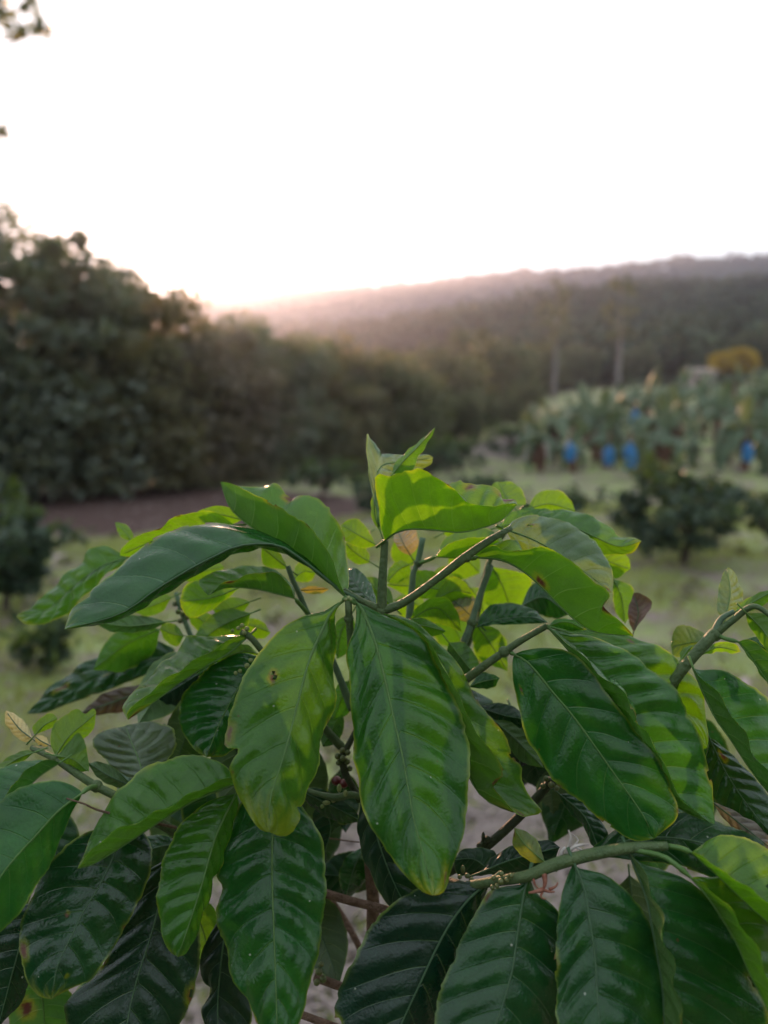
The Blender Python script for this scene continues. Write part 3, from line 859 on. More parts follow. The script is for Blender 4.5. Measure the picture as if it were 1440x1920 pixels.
leaf_count = 0
def leaf(mid, A, B, da=.5, db=.5, age=.5, u=0, gl=.6, ym=.35, yt=.0, spots=(), holes=(), wave=1.9, corr=.9, nv=7.5, curl=0.0, dead=0.0, tint=None, pet=None, bulge=.0, rib=True, nt=64, ns=33):
    """mid/A/B: traced midrib (px, py, cm) and the two margins (px, py) between base and tip; da/db: how much farther (cm) each margin lies.
    The A half shows its upper face unless u.  age 0 fresh .. 1 old dark."""
    global leaf_count
    leaf_count += 1
    r = np.random.default_rng(1000 + leaf_count)
    m = catmull([wp(x, y, d / 100) for x, y, d in mid], nt)
    # distance of the margins follows the midrib
    mp = np.asarray(mid, dtype=float)
    mc = catmull(mp, nt)
    t = np.linspace(0, 1, nt)
    prof = np.sin(math.pi * np.clip(t, 0.0, 1)) ** .6
    def edge(E, dd):
        e = catmull([tuple(mp[0, :2])] + list(E) + [tuple(mp[-1, :2])], nt)
        dep = mc[:, 2] + dd * prof
        return np.array([wp(e[i, 0], e[i, 1], dep[i] / 100) for i in range(nt)])
    a, b = edge(A, da), edge(B, db)
    for e_ in (a, b):      # uneven margin
        e_ -= (e_ - m) * (.035 * np.clip(smooth_rand(r, t * 9, 6) + .15 * r.normal(size=nt), -.6, 1.2) * np.sin(math.pi * t) ** .4)[:, None]
    s = np.linspace(-1, 1, ns)
    sa = np.abs(s)
    P = np.where(s[None, :, None] < 0, m[:, None] + (a - m)[:, None] * sa[None, :, None], m[:, None] + (b - m)[:, None] * sa[None, :, None])
    def normals(P):
        dt = np.gradient(P, axis=0); ds = np.gradient(P, axis=1)
        n_ = np.cross(dt, ds)
        return n_ / (np.linalg.norm(n_, axis=2)[:, :, None] + 1e-9)
    n = normals(P)
    # which way is the upper face
    h0 = ns // 4
    view = np.array((0, 0, CAM_H)) - P[nt // 2, h0]
    facing = np.sign((n[nt // 4:3 * nt // 4, h0 - 3:h0 + 3].mean((0, 1))).dot(view)) or 1
    flip = facing * (-1 if u else 1)
    n = n * flip
    # relief: blade puffed up between the lateral veins, wavy margins
    S, T = np.meshgrid(s, t)
    size = np.linalg.norm(np.diff(m, axis=0), axis=1).sum()
    ksz = float(np.clip(size / .13, .2, 1.0)) ** 1.3
    corr *= ksz; wave *= ksz
    Tj = T + .030 * smooth_rand(r, T * 2.2 + np.where(S > 0, 3.0, 0), 3) * np.sin(math.pi * T)      # veins unevenly spaced
    ph = nv * (Tj - .13 * np.abs(S) ** 1.35) + np.where(S > 0, .37, 0)
    puff = np.abs(np.sin(math.pi * ph)) ** 1.15
    amp = corr * 2.9 * np.clip(1 + .55 * smooth_rand(r, T * 2.5 + S * 1.5), .25, 2) * np.sin(math.pi * np.clip(np.abs(S), 0, 1)) ** .7 * np.sin(math.pi * T) ** .5
    wv = wave * (np.sin(2 * math.pi * (nv * .55 * T + r.random()) + np.where(S > 0, 2.1, 0)) + .5 * smooth_rand(r, T * 3 + S * .6)) * np.abs(S) ** 3 * np.sin(math.pi * T) ** .5
    und = .7 * smooth_rand(r, T * 1.2 + S * .5) * np.abs(S)
    bul = bulge * 4 * np.abs(S) * (1 - np.abs(S)) * np.sin(math.pi * T)
    crl = -curl * np.abs(S) ** 5 * np.sin(math.pi * T) ** .5
    P = P + n * ((amp * puff + wv + und + bul + crl) * .001)[:, :, None]
    # blade colour, with the rim highlight and some glint tints painted in
    base = age_col(age) if tint is None else np.array(tint)
    base = base * r.uniform(.92, 1.08)
    c = np.tile(base, (nt, ns, 1)).astype(float)
    c *= (1 + .10 * smooth_rand(r, T * 2.3 + S * 1.7))[:, :, None]
    blend = lambda c, k, col: c + (np.array(col) - c) * np.clip(k, 0, 1)[:, :, None]
    pale = np.clip((.5 + .5 * smooth_rand(r, T * 1.5 - S)) * np.abs(np.sin(math.pi * ph)), 0, 1) * .35 * (1 - age)
    c = blend(c, pale, FRESH * 1.1)
    edge_n = .5 + .5 * smooth_rand(r, T * 4 + np.sign(S) * 2)
    m_ = np.clip((np.abs(S) - (.965 - .08 * edge_n ** 3)) / .06, 0, 1)
    c = blend(c, m_ * ym, YEL)
    c = blend(c, np.clip((np.abs(S) - .965) / .03, 0, 1) * (.04 + .60 * np.clip(.25 + 1.1 * smooth_rand(r, T * 3 + np.sign(S)), 0, 1)) * (1 - dead), (0.24, 0.33, 0.08))  # pale rim highlight painted along the margin
    if yt:
        q = np.clip((T + .10 * np.abs(S) ** 2 + .05 * smooth_rand(r, T * 7 + S * 5) - (1 - .22 * yt)) / .14, 0, 1)
        c = blend(c, q * .75, YEL)
    dd = np.full((nt, ns), float(dead))
    rm = np.clip((np.abs(S) - .95) / .04, 0, 1) * (edge_n > .93)
    c = blend(c, rm * .8 * (ym > .25), BRN); dd = np.maximum(dd, rm * .8 * (ym > .25))
    spots, holes = list(spots), list(holes)
    if size > .085 and not dead and leaf_count > 2:
        for _ in range(r.integers(1, 4)):
            tn, sn, rn = r.uniform(.35, .95), (1 if r.random() < .5 else -1), r.uniform(.035, .085)
            spots.append((tn, sn, rn * 1.35)); holes.append((tn, sn * 1.02, rn * .8))
    for (ts, ss, rad) in spots:
        k = np.hypot((T - ts) * 2.4, S - ss) + .25 * rad * smooth_rand(r, T * 9 + S * 7)
        c = blend(c, np.clip((rad * 1.7 - k) / (rad * .5), 0, 1) * .8, YEL * .8)
        w_ = np.clip((rad - k) / (rad * .4), 0, 1)
        c = blend(c, w_, BRN); dd = np.maximum(dd, w_)
    if dead:
        st = (np.abs(np.sin(math.pi * ph)) < .35) * dead * .5
        c = blend(c, st, base * .35)
    f = []
    hole = np.zeros((nt, ns), bool)
    for (ts, ss, rad) in holes:
        hole |= np.hypot((T - ts) * 2.4, S - ss) < rad * (1 + .3 * smooth_rand(r, T * 20 + S * 15))
    vid = np.arange(nt * ns).reshape(nt, ns)
    qd = np.stack([vid[:-1, :-1], vid[1:, :-1], vid[1:, 1:], vid[:-1, 1:]], -1)
    keep = ~(hole[:-1, :-1] | hole[1:, 1:])
    qd = qd[keep]
    if flip < 0:
        qd = qd[:, ::-1]
    # quads wind dt x ds: matches n before the flip
    o = mesh_obj('leaf', P.reshape(-1, 3) - BB, np.ascontiguousarray(qd), M['leaf'], bush)
    me = o.data
    ca = me.color_attributes.new('col', 'FLOAT_COLOR', 'POINT')
    ca.data.foreach_set('color', np.concatenate([c, np.ones((nt, ns, 1))], 2).astype(np.float32).ravel())
    for nm, val in (('dead', dd), ('gloss', np.full((nt, ns), gl)), ('thin', np.full((nt, ns), float(np.clip(1.1 - age * 1.35, .10, 1)) if tint is None else .6)), ('nvein', np.full((nt, ns), nv))):
        at = me.attributes.new(nm, 'FLOAT', 'POINT')
        at.data.foreach_set('value', val.astype(np.float32).ravel())
    uv = me.uv_layers.new(name='UVMap')
    li = np.empty(len(me.loops), dtype=np.int32); me.loops.foreach_get('vertex_index', li)
    UV = np.stack([(S * .5 + .5).ravel(), Tj.ravel()], 1)
    uv.data.foreach_set('uv', UV[li].astype(np.float32).ravel())
    if rib:
        mm = P[:, ns // 2]
        pts = mm[:-2:3]
        if pet is not None:
            pp = np.array([wp(x, y, d / 100) for x, y, d in pet])
            k = catmull(list(pp) + [pts[0]], 8)[:-1]
        else:
            k = np.array([pts[0] - (pts[1] - pts[0]) / (np.linalg.norm(pts[1] - pts[0]) + 1e-9) * .007])
        full = np.vstack([k, pts])
        rad = np.r_[np.full(len(k), .0013 if pet is not None else .0004 + .0008 * ksz), np.linspace(.0003 + .0006 * ksz, .00025, len(pts))]
        v_, f_ = tube_data(full, rad, 6)
        ro = mesh_obj('midrib', v_ - BB, f_, M['midrib'] if age < .62 and not dead else M['midrib_dark'], o)
    return o

def shoot(pts, rad, mat='stem', name='shoot', k=9):
    p = catmull([wp(x, y, d / 100) for x, y, d in pts], max(6, 5 * len(pts)))
    rad = np.interp(np.linspace(0, 1, len(p)), np.linspace(0, 1, len(np.atleast_1d(rad))), np.atleast_1d(rad)) / 1000
    # swollen nodes at the inner control points
    v, f = tube_data(p, rad, k)
    return mesh_obj(name, v - BB, f, M[mat], bush)

def knob(px, py, d, rad, mat='stem', name='node', sq=(1, 1, 1)):
    u_ = np.linspace(0, math.pi, 7); w_ = np.linspace(0, 2 * math.pi, 10, endpoint=False)
    v = np.array([(math.sin(a) * math.cos(b) * sq[0], math.sin(a) * math.sin(b) * sq[1], math.cos(a) * sq[2]) for a in u_ for b in w_]) * rad / 1000
    f = [(i * 10 + j, (i + 1) * 10 + j, (i + 1) * 10 + (j + 1) % 10, i * 10 + (j + 1) % 10) for i in range(6) for j in range(10)]
    return v + wp(px, py, d / 100) - BB, f

# ---- shoots and trunk
shoot([(653, 1126, 42), (655, 1165, 42.3), (662, 1250, 43), (675, 1380, 44.5), (690, 1560, 47)], [1.9, 2.3, 2.5, 3.0, 3.6])
tp = [wp(690, 1560, .47), wp(700, 1750, .50)]
tv, tf = tube_data(catmull(tp + [np.array((-.012, .53, 1.0)), np.array((-.01, .52, .5)), BB - np.array((0, 0, .03))], 26) - BB, np.linspace(.0036, .016, 26), 10)
mesh_obj('trunk', tv, tf, M['bark'], bush)
shoot([(716, 1148, 42.6), (717, 1090, 42.5), (722, 1012, 42.3)], [2.9, 2.4, 2.0])
shoot([(716, 1146, 42.6), (760, 1128, 42.4), (820, 1085, 42), (872, 1045, 41.7), (915, 1015, 42), (958, 990, 42.5)], [2.6, 2.3, 2.1, 2.5, 2.1, 1.6])
shoot([(716, 1144, 42.7), (680, 1128, 42.5), (645, 1106, 42.3)], [2.5, 1.8, 1.5])
shoot([(716, 1146, 42.7), (712, 1180, 44), (690, 1260, 45.5), (680, 1360, 46.5)], [2.7, 2.6, 2.8, 3.0])
shoot([(793, 1008, 49), (784, 1052, 49), (775, 1074, 49), (772, 1112, 49), (760, 1200, 49), (720, 1330, 49)], [2.0, 1.9, 2.5, 2.0, 2.2, 2.6], 'stem_blue')
shoot([(920, 1060, 48), (900, 1115, 47.5), (884, 1167, 47), (868, 1208, 47), (820, 1310, 47.5), (740, 1440, 48)], [2.2, 1.9, 2.6, 2.2, 2.5, 2.8], 'stem_blue')
shoot([(1026, 1173, 41.7), (985, 1196, 42), (945, 1222, 42.2), (878, 1270, 43), (800, 1330, 44.5), (700, 1440, 47)], [1.7, 2.1, 2.7, 2.5, 2.6, 3.0])
shoot([(1340, 1187, 43), (1290, 1242, 43), (1230, 1320, 43.5), (1120, 1440, 45), (1030, 1470, 46)], [3.3, 3.0, 3.0, 3.0, 3.0])
shoot([(1340, 1188, 43), (1352, 1161, 43), (1376, 1146, 43)], [2.6, 1.7, 1.4], 'stem_blue')
shoot([(1341, 1188, 43), (1372, 1165, 42.6), (1400, 1142, 42.3), (1420, 1138, 42), (1452, 1160, 41.5)], [2.6, 1.8, 1.9, 1.5, 1.3])
shoot([(870, 1662, 38.5), (931, 1652, 37.6), (990, 1642, 37), (1037, 1622, 36.8), (1101, 1604, 36.7), (1179, 1590, 36.8), (1252, 1586, 36.6)], [2.2, 2.4, 2.7, 3.0, 2.9, 2.6, 2.0])
shoot([(870, 1662, 38.5), (800, 1640, 41), (720, 1610, 46)], [2.2, 2.6, 3.0], 'stem_dark')
shoot([(1036, 1462, 44), (985, 1520, 44), (915, 1585, 44.2), (850, 1630, 45), (740, 1680, 48)], [2.6, 2.6, 2.6, 2.8, 3.2], 'stem_dark')
shoot([(60, 1402, 42), (103, 1423, 41), (143, 1450, 40.6), (180, 1474, 40.3), (230, 1500, 40.6), (330, 1560, 43), (520, 1640, 48)], [1.5, 2.0, 2.2, 2.8, 2.7, 2.9, 3.2])
shoot([(452, 1184, 44), (470, 1195, 44), (492, 1222, 44.3), (540, 1290, 45.5), (640, 1400, 47.5)], [1.9, 1.8, 2.2, 2.4, 2.8])
shoot([(540, 1062, 46), (548, 1085, 45.8), (562, 1115, 45.5), (577, 1150, 45.5), (620, 1230, 46.5), (660, 1330, 47)], [1.6, 1.6, 1.7, 1.9, 2.2, 2.6], 'stem_blue')
shoot([(330, 1110, 54), (345, 1160, 54), (380, 1230, 54), (470, 1330, 53), (600, 1450, 51)], [1.6, 1.9, 2.2, 2.5, 2.8], 'stem_blue')
shoot([(990, 945, 51), (955, 985, 51), (915, 1060, 51), (880, 1200, 51), (800, 1350, 51)], [1.6, 1.8, 2.0, 2.4, 2.6])
# brown older twigs low in the bush
shoot([(560, 1660, 47), (612, 1676, 47), (660, 1690, 46.6), (722, 1706, 46), (800, 1735, 45)], [2.6, 2.6, 2.5, 2.6, 2.6], 'bark', 'twig')
shoot([(600, 1660, 52), (640, 1715, 52), (672, 1772, 51), (700, 1840, 51)], [2.2, 2.2, 2.2, 2.2], 'bark', 'twig')
shoot([(590, 1832, 46), (645, 1852, 45.5), (700, 1870, 45)], [2.6, 2.5, 2.4], 'bark', 'twig')
shoot([(530, 1890, 43), (580, 1908, 42.6), (640, 1930, 42)], [2.0, 2.0, 2.0], 'bark', 'twig')
shoot([(605, 1570, 50), (640, 1575, 49.5), (674, 1579, 49)], [.5, .45, .4], 'bark', 'twig')
shoot([(600, 1560, 56), (625, 1610, 56), (650, 1670, 55)], [2.0, 2.0, 2.0], 'bark', 'twig')
shoot([(125, 1497, 37.6), (160, 1508, 38), (195, 1522, 38.6), (330, 1552, 41)], [.35, .6, .7, .8], 'bark', 'twig')

# ---- front leaves of the top shoot
leaf([(643, 1127, 42), (622, 1146, 41.6), (605, 1179, 41.2), (582, 1231, 40.3), (564, 1295, 39.3), (545, 1370, 38.2), (526, 1437, 37.3), (507, 1496, 36.6), (505, 1560, 36)],
     [(612, 1145), (567, 1156), (504, 1201), (455, 1272), (425, 1359), (424, 1400), (447, 1408), (433, 1434), (440, 1479), (466, 1527), (488, 1556)],
     [(628, 1145), (628, 1165), (630, 1224), (626, 1310), (607, 1385), (597, 1430), (584, 1464), (571, 1509), (556, 1514), (560, 1535), (543, 1563), (525, 1568)],
     .4, 1.3, age=.30, gl=.62, ym=.8, yt=.75, spots=[(.60, -.93, .07), (.40, -.52, .055), (.12, .3, .03)], holes=[(.40, -.52, .028)], pet=[(653, 1127, 42), (648, 1121, 42)])
leaf([(665, 1127, 42), (676, 1137, 41.7), (687, 1160, 41.4), (706, 1212, 40.6), (725, 1287, 39.7), (740, 1355, 38.8), (755, 1419, 38), (766, 1482, 37.2), (777, 1542, 36.5), (796, 1610, 35.7), (812, 1679, 35)],
     [(668, 1150), (665, 1186), (648, 1227), (656, 1287), (659, 1362), (665, 1430), (674, 1460), (672, 1479), (684, 1524), (714, 1584), (751, 1629), (777, 1659), (793, 1674)],
     [(690, 1140), (717, 1152), (755, 1167), (796, 1201), (826, 1257), (845, 1302), (867, 1344), (880, 1389), (877, 1449), (879, 1505), (871, 1546), (856, 1602), (843, 1651), (830, 1674)],
     .5, .9, age=.44, gl=.65, ym=.75, yt=.28, spots=[(.93, .8, .05)], nv=9.2, corr=1.1, pet=[(654, 1127, 42), (658, 1122, 42)])
leaf([(712, 1150, 42.6), (745, 1172, 42.3), (800, 1240, 41.8), (840, 1330, 41.2), (865, 1420, 40.7), (905, 1495, 40.2), (985, 1532, 39.8)],
     [(755, 1163), (800, 1200), (832, 1250), (859, 1313), (885, 1352), (906, 1390), (949, 1451), (925, 1470), (962, 1520)],
     [(752, 1156), (795, 1178), (845, 1228), (880, 1280), (899, 1310), (905, 1325), (930, 1360), (949, 1386), (962, 1416), (980, 1440), (977, 1463), (992, 1494), (1016, 1522)],
     -2.2, 1.4, u=1, age=.30, gl=.5, ym=.5, yt=.25, spots=[(.97, 0, .2), (.82, -.9, .10)], wave=.7)
leaf([(760, 1168, 44), (800, 1174, 44), (837, 1184, 44)], [(785, 1158), (815, 1168)], [(795, 1192), (822, 1190)], .3, .3, age=.2, gl=.4, nt=30, ns=17)
# folded pair to the left of the top shoot
leaf([(640, 1108, 42), (570, 1052, 42), (520, 1022, 42), (450, 1023, 41.5), (400, 1044, 41), (350, 1070, 40.5), (290, 1107, 40), (225, 1151, 39.5), (121, 1180, 39)],
     [(575, 1048), (500, 1000), (445, 985), (370, 980), (300, 1005), (250, 1040), (210, 1075), (170, 1110), (168, 1120), (135, 1142)],
     [(570, 1056), (500, 1026), (450, 1032), (400, 1055), (350, 1085), (300, 1117), (262, 1142), (200, 1168)],
     2.4, 2.4, age=.62, gl=.62, ym=.5, yt=.15, corr=.8, wave=.5, pet=[(716, 1144, 42.7), (680, 1128, 42.5)])
leaf([(440, 985, 46), (350, 992, 46), (280, 1017, 46), (225, 1042, 46)], [(400, 960), (345, 964), (318, 974), (300, 990), (255, 1006), (228, 1028)], [(400, 1015), (330, 1035), (270, 1048)], -.5, 1, u=1, age=.02, gl=.3, ym=.8, spots=[(.62, -.95, .08), (.45, -.95, .05)], wave=1.0)
leaf([(455, 975, 47), (415, 965, 47), (372, 958, 47)], [(430, 952), (400, 949)], [(420, 985), (395, 975)], 0, .5, u=1, age=.05, gl=.3, nt=30, ns=17)
leaf([(240, 1045, 52), (190, 1062, 52), (140, 1098, 53), (90, 1142, 54), (30, 1156, 55)], [(227, 1038), (200, 1022), (167, 1032), (140, 1062), (100, 1100), (67, 1133), (45, 1146)], [(225, 1062), (200, 1078), (167, 1112), (127, 1150), (95, 1165), (52, 1171)],
     .8, -.5, age=.35, gl=.4, ym=.9, yt=.4)
leaf([(247, 1016, 52), (236, 998, 52.3), (216, 980, 53)], [(228, 1008), (218, 993)], [(250, 1003), (238, 985)], .2, .2, age=.1, gl=.4, nt=30, ns=17)
leaf([(648, 1118, 42), (630, 1103, 42.2), (600, 1073, 42.7), (560, 1043, 43.2), (510, 1013, 43.9), (460, 980, 44.5), (430, 950, 44.9), (413, 903, 45.3)],
     [(640, 1100), (633, 1080), (620, 1043), (600, 1010), (573, 980), (543, 962), (530, 953), (490, 933), (453, 915), (430, 906)],
     [(654, 1095), (652, 1060), (648, 1013), (633, 980), (613, 950), (587, 932), (563, 930), (548, 938), (533, 926), (517, 905), (497, 912), (455, 912)],
     -1.8, 2.6, u=1, age=.34, gl=.5, ym=.35, spots=[(.62, .95, .09)], corr=.5, wave=.5)
# short dark leaf right of the bud
leaf([(706, 1136, 44.5), (678, 1108, 46), (648, 1068, 48)], [(685, 1135), (655, 1108), (645, 1085)], [(703, 1117), (694, 1092), (677, 1071), (662, 1064)], .3, .6, age=.72, gl=.8)
# ---- upper shoot: big yellow-green leaf and young tip leaves
leaf([(721, 1014, 42), (742, 999, 41.5), (770, 992, 41), (815, 994, 40.6), (863, 998, 40.3), (907, 989, 40.2), (942, 974, 40.2), (970, 946, 40.5)],
     [(714, 985), (710, 955), (705, 897), (735, 888), (767, 882), (800, 883), (827, 900), (850, 918), (880, 941), (920, 951), (950, 944)],
     [(745, 965), (790, 930), (845, 907), (885, 906), (915, 912), (938, 920), (942, 932), (965, 936)],
     -1.6, 2.8, u=1, age=.06, gl=.4, ym=.8, yt=.1, spots=[(.9, .9, .16), (.66, .9, .08)], corr=1.4, nv=9)
leaf([(708, 965, 43), (704, 905, 43.5), (718, 872, 45), (760, 866, 46), (812, 858, 46.5)], [(692, 900), (688, 815), (699, 838), (722, 850), (760, 855), (797, 852)], [(735, 905), (775, 890), (806, 872)],
     .4, .6, age=.35, gl=.85, corr=1.3, tint=(.10, .16, .10))  # whitish reflection on the upper face put into the tint
leaf([(735, 890, 43), (755, 866, 43.2), (783, 838, 43.5), (816, 801, 44)], [(738, 872), (752, 855), (774, 836), (798, 816)], [(770, 884), (782, 860), (803, 828)], .3, .6, u=1, age=.22, gl=.5, ym=.2, corr=.3)
leaf([(715, 1002, 43.4), (703, 965, 43.4), (701, 918, 43.6)], [(699, 975), (696, 945)], [(714, 970), (711, 940)], .2, .5, u=1, age=.15, gl=.4, nt=30, ns=17)
leaf([(713, 1026, 42.6), (702, 1008, 42.5), (689, 988, 42.5)], [(704, 1016), (693, 1002)], [(711, 1013), (699, 998)], 0, .2, age=.0, gl=.3, tint=CREAM * .6, dead=.5, nt=20, ns=9)
# ---- right-hand pair at the end of the long shoot
leaf([(895, 1045, 42), (940, 1050, 41.5), (980, 1070, 41), (1020, 1105, 40.5), (1062, 1148, 40), (1110, 1183, 39.6), (1188, 1193, 39.2)],
     [(908, 1030), (928, 1022), (948, 1034), (985, 1032), (1018, 1025), (1060, 1045), (1097, 1077), (1133, 1103), (1142, 1118), (1131, 1135), (1155, 1158), (1175, 1178)],
     [(930, 1020), (968, 1012), (985, 1040), (1015, 1055), (1060, 1080), (1095, 1110), (1125, 1145), (1160, 1172)],
     -1.8, 1.6, u=1, age=.22, gl=.4, ym=.6, yt=.1, spots=[(.80, -.95, .10), (.40, -.1, .10), (.97, -.8, .08)], corr=.5, wave=.5, pet=[(874, 1044, 41.7), (884, 1047, 42)])
leaf([(950, 993, 43), (1000, 1012, 43.6), (1050, 1040, 44), (1100, 1075, 44), (1148, 1112, 43.6)],
     [(962, 976), (985, 968), (1010, 967), (1047, 975), (1080, 988), (1113, 1013), (1137, 1047), (1149, 1082)], [(958, 1012), (990, 1045), (1040, 1080), (1100, 1110)],
     1.6, -.4, age=.36, gl=.55, ym=.3, spots=[(.20, -.5, .07), (.97, 0, .10)], holes=[(.19, -.5, .035)], tint=(.075, .13, .065), corr=1.3, nv=8)  # pale tint paints in the sky reflected by the blade
leaf([(1000, 972, 47), (1060, 982, 47), (1110, 1004, 47), (1160, 1024, 47), (1203, 1014, 47)], [(1015, 960), (1033, 957), (1073, 957), (1107, 968), (1137, 983), (1158, 1004), (1185, 1006)], [(1050, 1012), (1100, 1036), (1140, 1040), (1182, 1038)],
     1.2, .5, age=.25, gl=.5, ym=.9, yt=.45)
leaf([(1090, 1026, 49), (1135, 1050, 49), (1182, 1068, 49)], [(1135, 1030), (1175, 1042)], [(1115, 1062), (1152, 1084)], .2, .5, u=1, age=.03, gl=.3)
leaf([(962, 948, 50), (946, 926, 51), (936, 904, 52)], [(930, 942), (920, 915), (928, 904)], [(985, 945), (980, 922), (962, 905)], .3, .5, u=1, age=.06, gl=.3)
leaf([(988, 955, 50), (1030, 945, 50.5), (1079, 958, 51)], [(1008, 925), (1043, 919), (1068, 936)], [(1010, 970), (1050, 972)], .3, .4, u=1, age=.08, gl=.3)
leaf([(930, 990, 49), (975, 978, 49), (1020, 968, 49.5), (1060, 975, 50)], [(955, 962), (995, 953), (1035, 958)], [(960, 1000), (1010, 992)], .5, .5, age=.25, gl=.5)
# curled purple-brown leaf behind
leaf([(1188, 1185, 48), (1197, 1150, 48), (1188, 1112, 48.5)], [(1180, 1165), (1178, 1140)], [(1212, 1150), (1222, 1128), (1200, 1112)], .5, -.8, gl=.5, tint=(.13, .07, .08), dead=.75, nt=34, ns=19)
leaf([(1150, 1085, 50), (1165, 1120, 50), (1172, 1170, 50)], [(1150, 1120), (1155, 1150)], [(1185, 1100), (1190, 1140)], .3, .3, u=1, age=.25, gl=.3, nt=34, ns=19)
# ---- backlit leaves behind the shoots
leaf([(770, 1042, 50), (757, 1020, 50), (744, 992, 51)], [(748, 1030), (738, 1008)], [(785, 1022), (778, 990), (760, 982)], .3, .4, gl=.8, tint=(.20, .17, .15), age=.4, corr=1.6, dead=.2)  # pale pink glint painted as the blade's tint
leaf([(817, 1044, 48), (860, 1046, 47.6), (910, 1042, 47.2), (950, 1028, 46.8)], [(832, 1026), (865, 1011), (905, 1006), (935, 1013)], [(828, 1020), (850, 1000), (890, 990), (930, 998)], -1.2, 1.8, u=1, age=.12, gl=.4, pet=[(781, 1058, 49), (797, 1052, 48.6)])
leaf([(862, 1112, 50), (800, 1102, 50), (725, 1096, 51)], [(845, 1082), (800, 1069), (760, 1074), (738, 1086)], [(830, 1124), (770, 1118)], .3, .5, u=1, age=.0, gl=.3, ym=.5)
leaf([(812, 1128, 49), (850, 1108, 49), (886, 1114, 49)], [(828, 1098), (850, 1082), (872, 1092)], [(850, 1134), (878, 1128)], .2, .5, u=1, age=-.0, gl=.3, ym=1, spots=[(.75, .0, .06)])
leaf([(896, 1168, 48.5), (865, 1138, 49), (832, 1114, 50)], [(893, 1125), (860, 1108)], [(866, 1164), (840, 1142)], .4, .3, gl=.8, tint=(.16, .17, .13), age=.4, corr=1.7, dead=.15)  # tint carries a painted pale glint
leaf([(768, 1162, 47), (820, 1140, 47.5), (866, 1186, 48)], [(786, 1134), (830, 1119), (856, 1146)], [(800, 1166), (838, 1172)], -.5, .5, u=1, age=.16, gl=.3, ym=.5)
leaf([(893, 1176, 47), (920, 1165, 47), (960, 1158, 47), (1000, 1158, 47), (1027, 1168, 47)], [(903, 1150), (923, 1135), (957, 1131), (997, 1142)], [(930, 1172), (980, 1170)], .8, -.2, age=.66, gl=.6)
leaf([(922, 1062, 52), (945, 1105, 53), (962, 1160, 54)], [(903, 1085), (910, 1130)], [(990, 1080), (990, 1125)], .4, .4, u=1, age=.1, gl=.3)
leaf([(978, 1135, 50), (1020, 1120, 51), (1066, 1152, 51)], [(998, 1096), (1038, 1094)], [(1010, 1152), (1042, 1160)], .6, .2, age=.7, gl=.85)
leaf([(893, 1170, 49), (918, 1205, 49.5), (952, 1258, 50)], [(886, 1200), (903, 1238)], [(932, 1180), (950, 1218)], .3, .3, u=1, age=.08, gl=.3)
leaf([(842, 1205, 46), (868, 1238, 46), (896, 1272, 46)], [(838, 1230), (856, 1258)], [(870, 1204), (890, 1225), (900, 1250)], .3, .4, age=.55, gl=.4, u=1)
leaf([(880, 1287, 44), (905, 1278, 44), (937, 1272, 44)], [(900, 1262), (922, 1264)], [(910, 1292), (928, 1288)], .3, .2, age=.6, gl=.6, nt=34, ns=19)
leaf([(706, 1022, 48), (672, 1003, 48), (640, 984, 49)], [(690, 994), (672, 974), (652, 976)], [(680, 1028), (645, 1012)], .3, .3, u=1, age=.04, gl=.3, ym=.6)
leaf([(694, 1054, 49), (668, 1038, 49), (648, 1018, 49)], [(690, 1035), (668, 1016)], [(672, 1058), (650, 1044)], .3, .3, u=1, age=.05, gl=.3)
leaf([(738, 1138, 47), (712, 1112, 47.5), (685, 1082, 48)], [(732, 1108), (708, 1084)], [(712, 1136), (688, 1108)], .3, .3, u=1, age=.15, gl=.3)
leaf([(768, 1058, 50), (748, 1068, 50), (726, 1092, 50)], [(752, 1050), (730, 1066)], [(768, 1078), (745, 1094)], .3, .3, u=1, age=.15, gl=.4)
leaf([(830, 1000, 54), (860, 985, 54), (900, 985, 55)], [(850, 968), (885, 968)], [(850, 1010), (890, 1005)], .3, .3, u=1, age=.05, gl=.3)
for (x0, y0, dx, dy, d, ag) in ((740, 1010, 40, 50, 56, .02), (800, 1085, 70, 15, 56, .1), (840, 1035, 60, 40, 55, .04), (740, 1125, 60, 20, 54, .05), (880, 1100, 30, 60, 56, .0), (690, 1000, -40, 30, 55, .05),
                              (905, 1180, 30, 70, 55, .1), (820, 1150, 50, 60, 56, .25), (980, 1040, 60, 40, 55, .15), (1000, 1010, 70, 10, 56, .08), (760, 990, 30, -40, 57, .05), (860, 960, 50, -20, 57, .1)):
    nx, ny = -dy * .38, dx * .38
    leaf([(x0, y0, d), (x0 + dx * .5 + 4, y0 + dy * .5 - 5, d + .5), (x0 + dx, y0 + dy, d + 1)], [(x0 + dx * .3 + nx, y0 + dy * .3 + ny), (x0 + dx * .7 + nx, y0 + dy * .7 + ny)], [(x0 + dx * .3 - nx, y0 + dy * .3 - ny), (x0 + dx * .7 - nx, y0 + dy * .7 - ny)], .3, .6, u=1, age=ag, gl=.35, nt=34, ns=19)
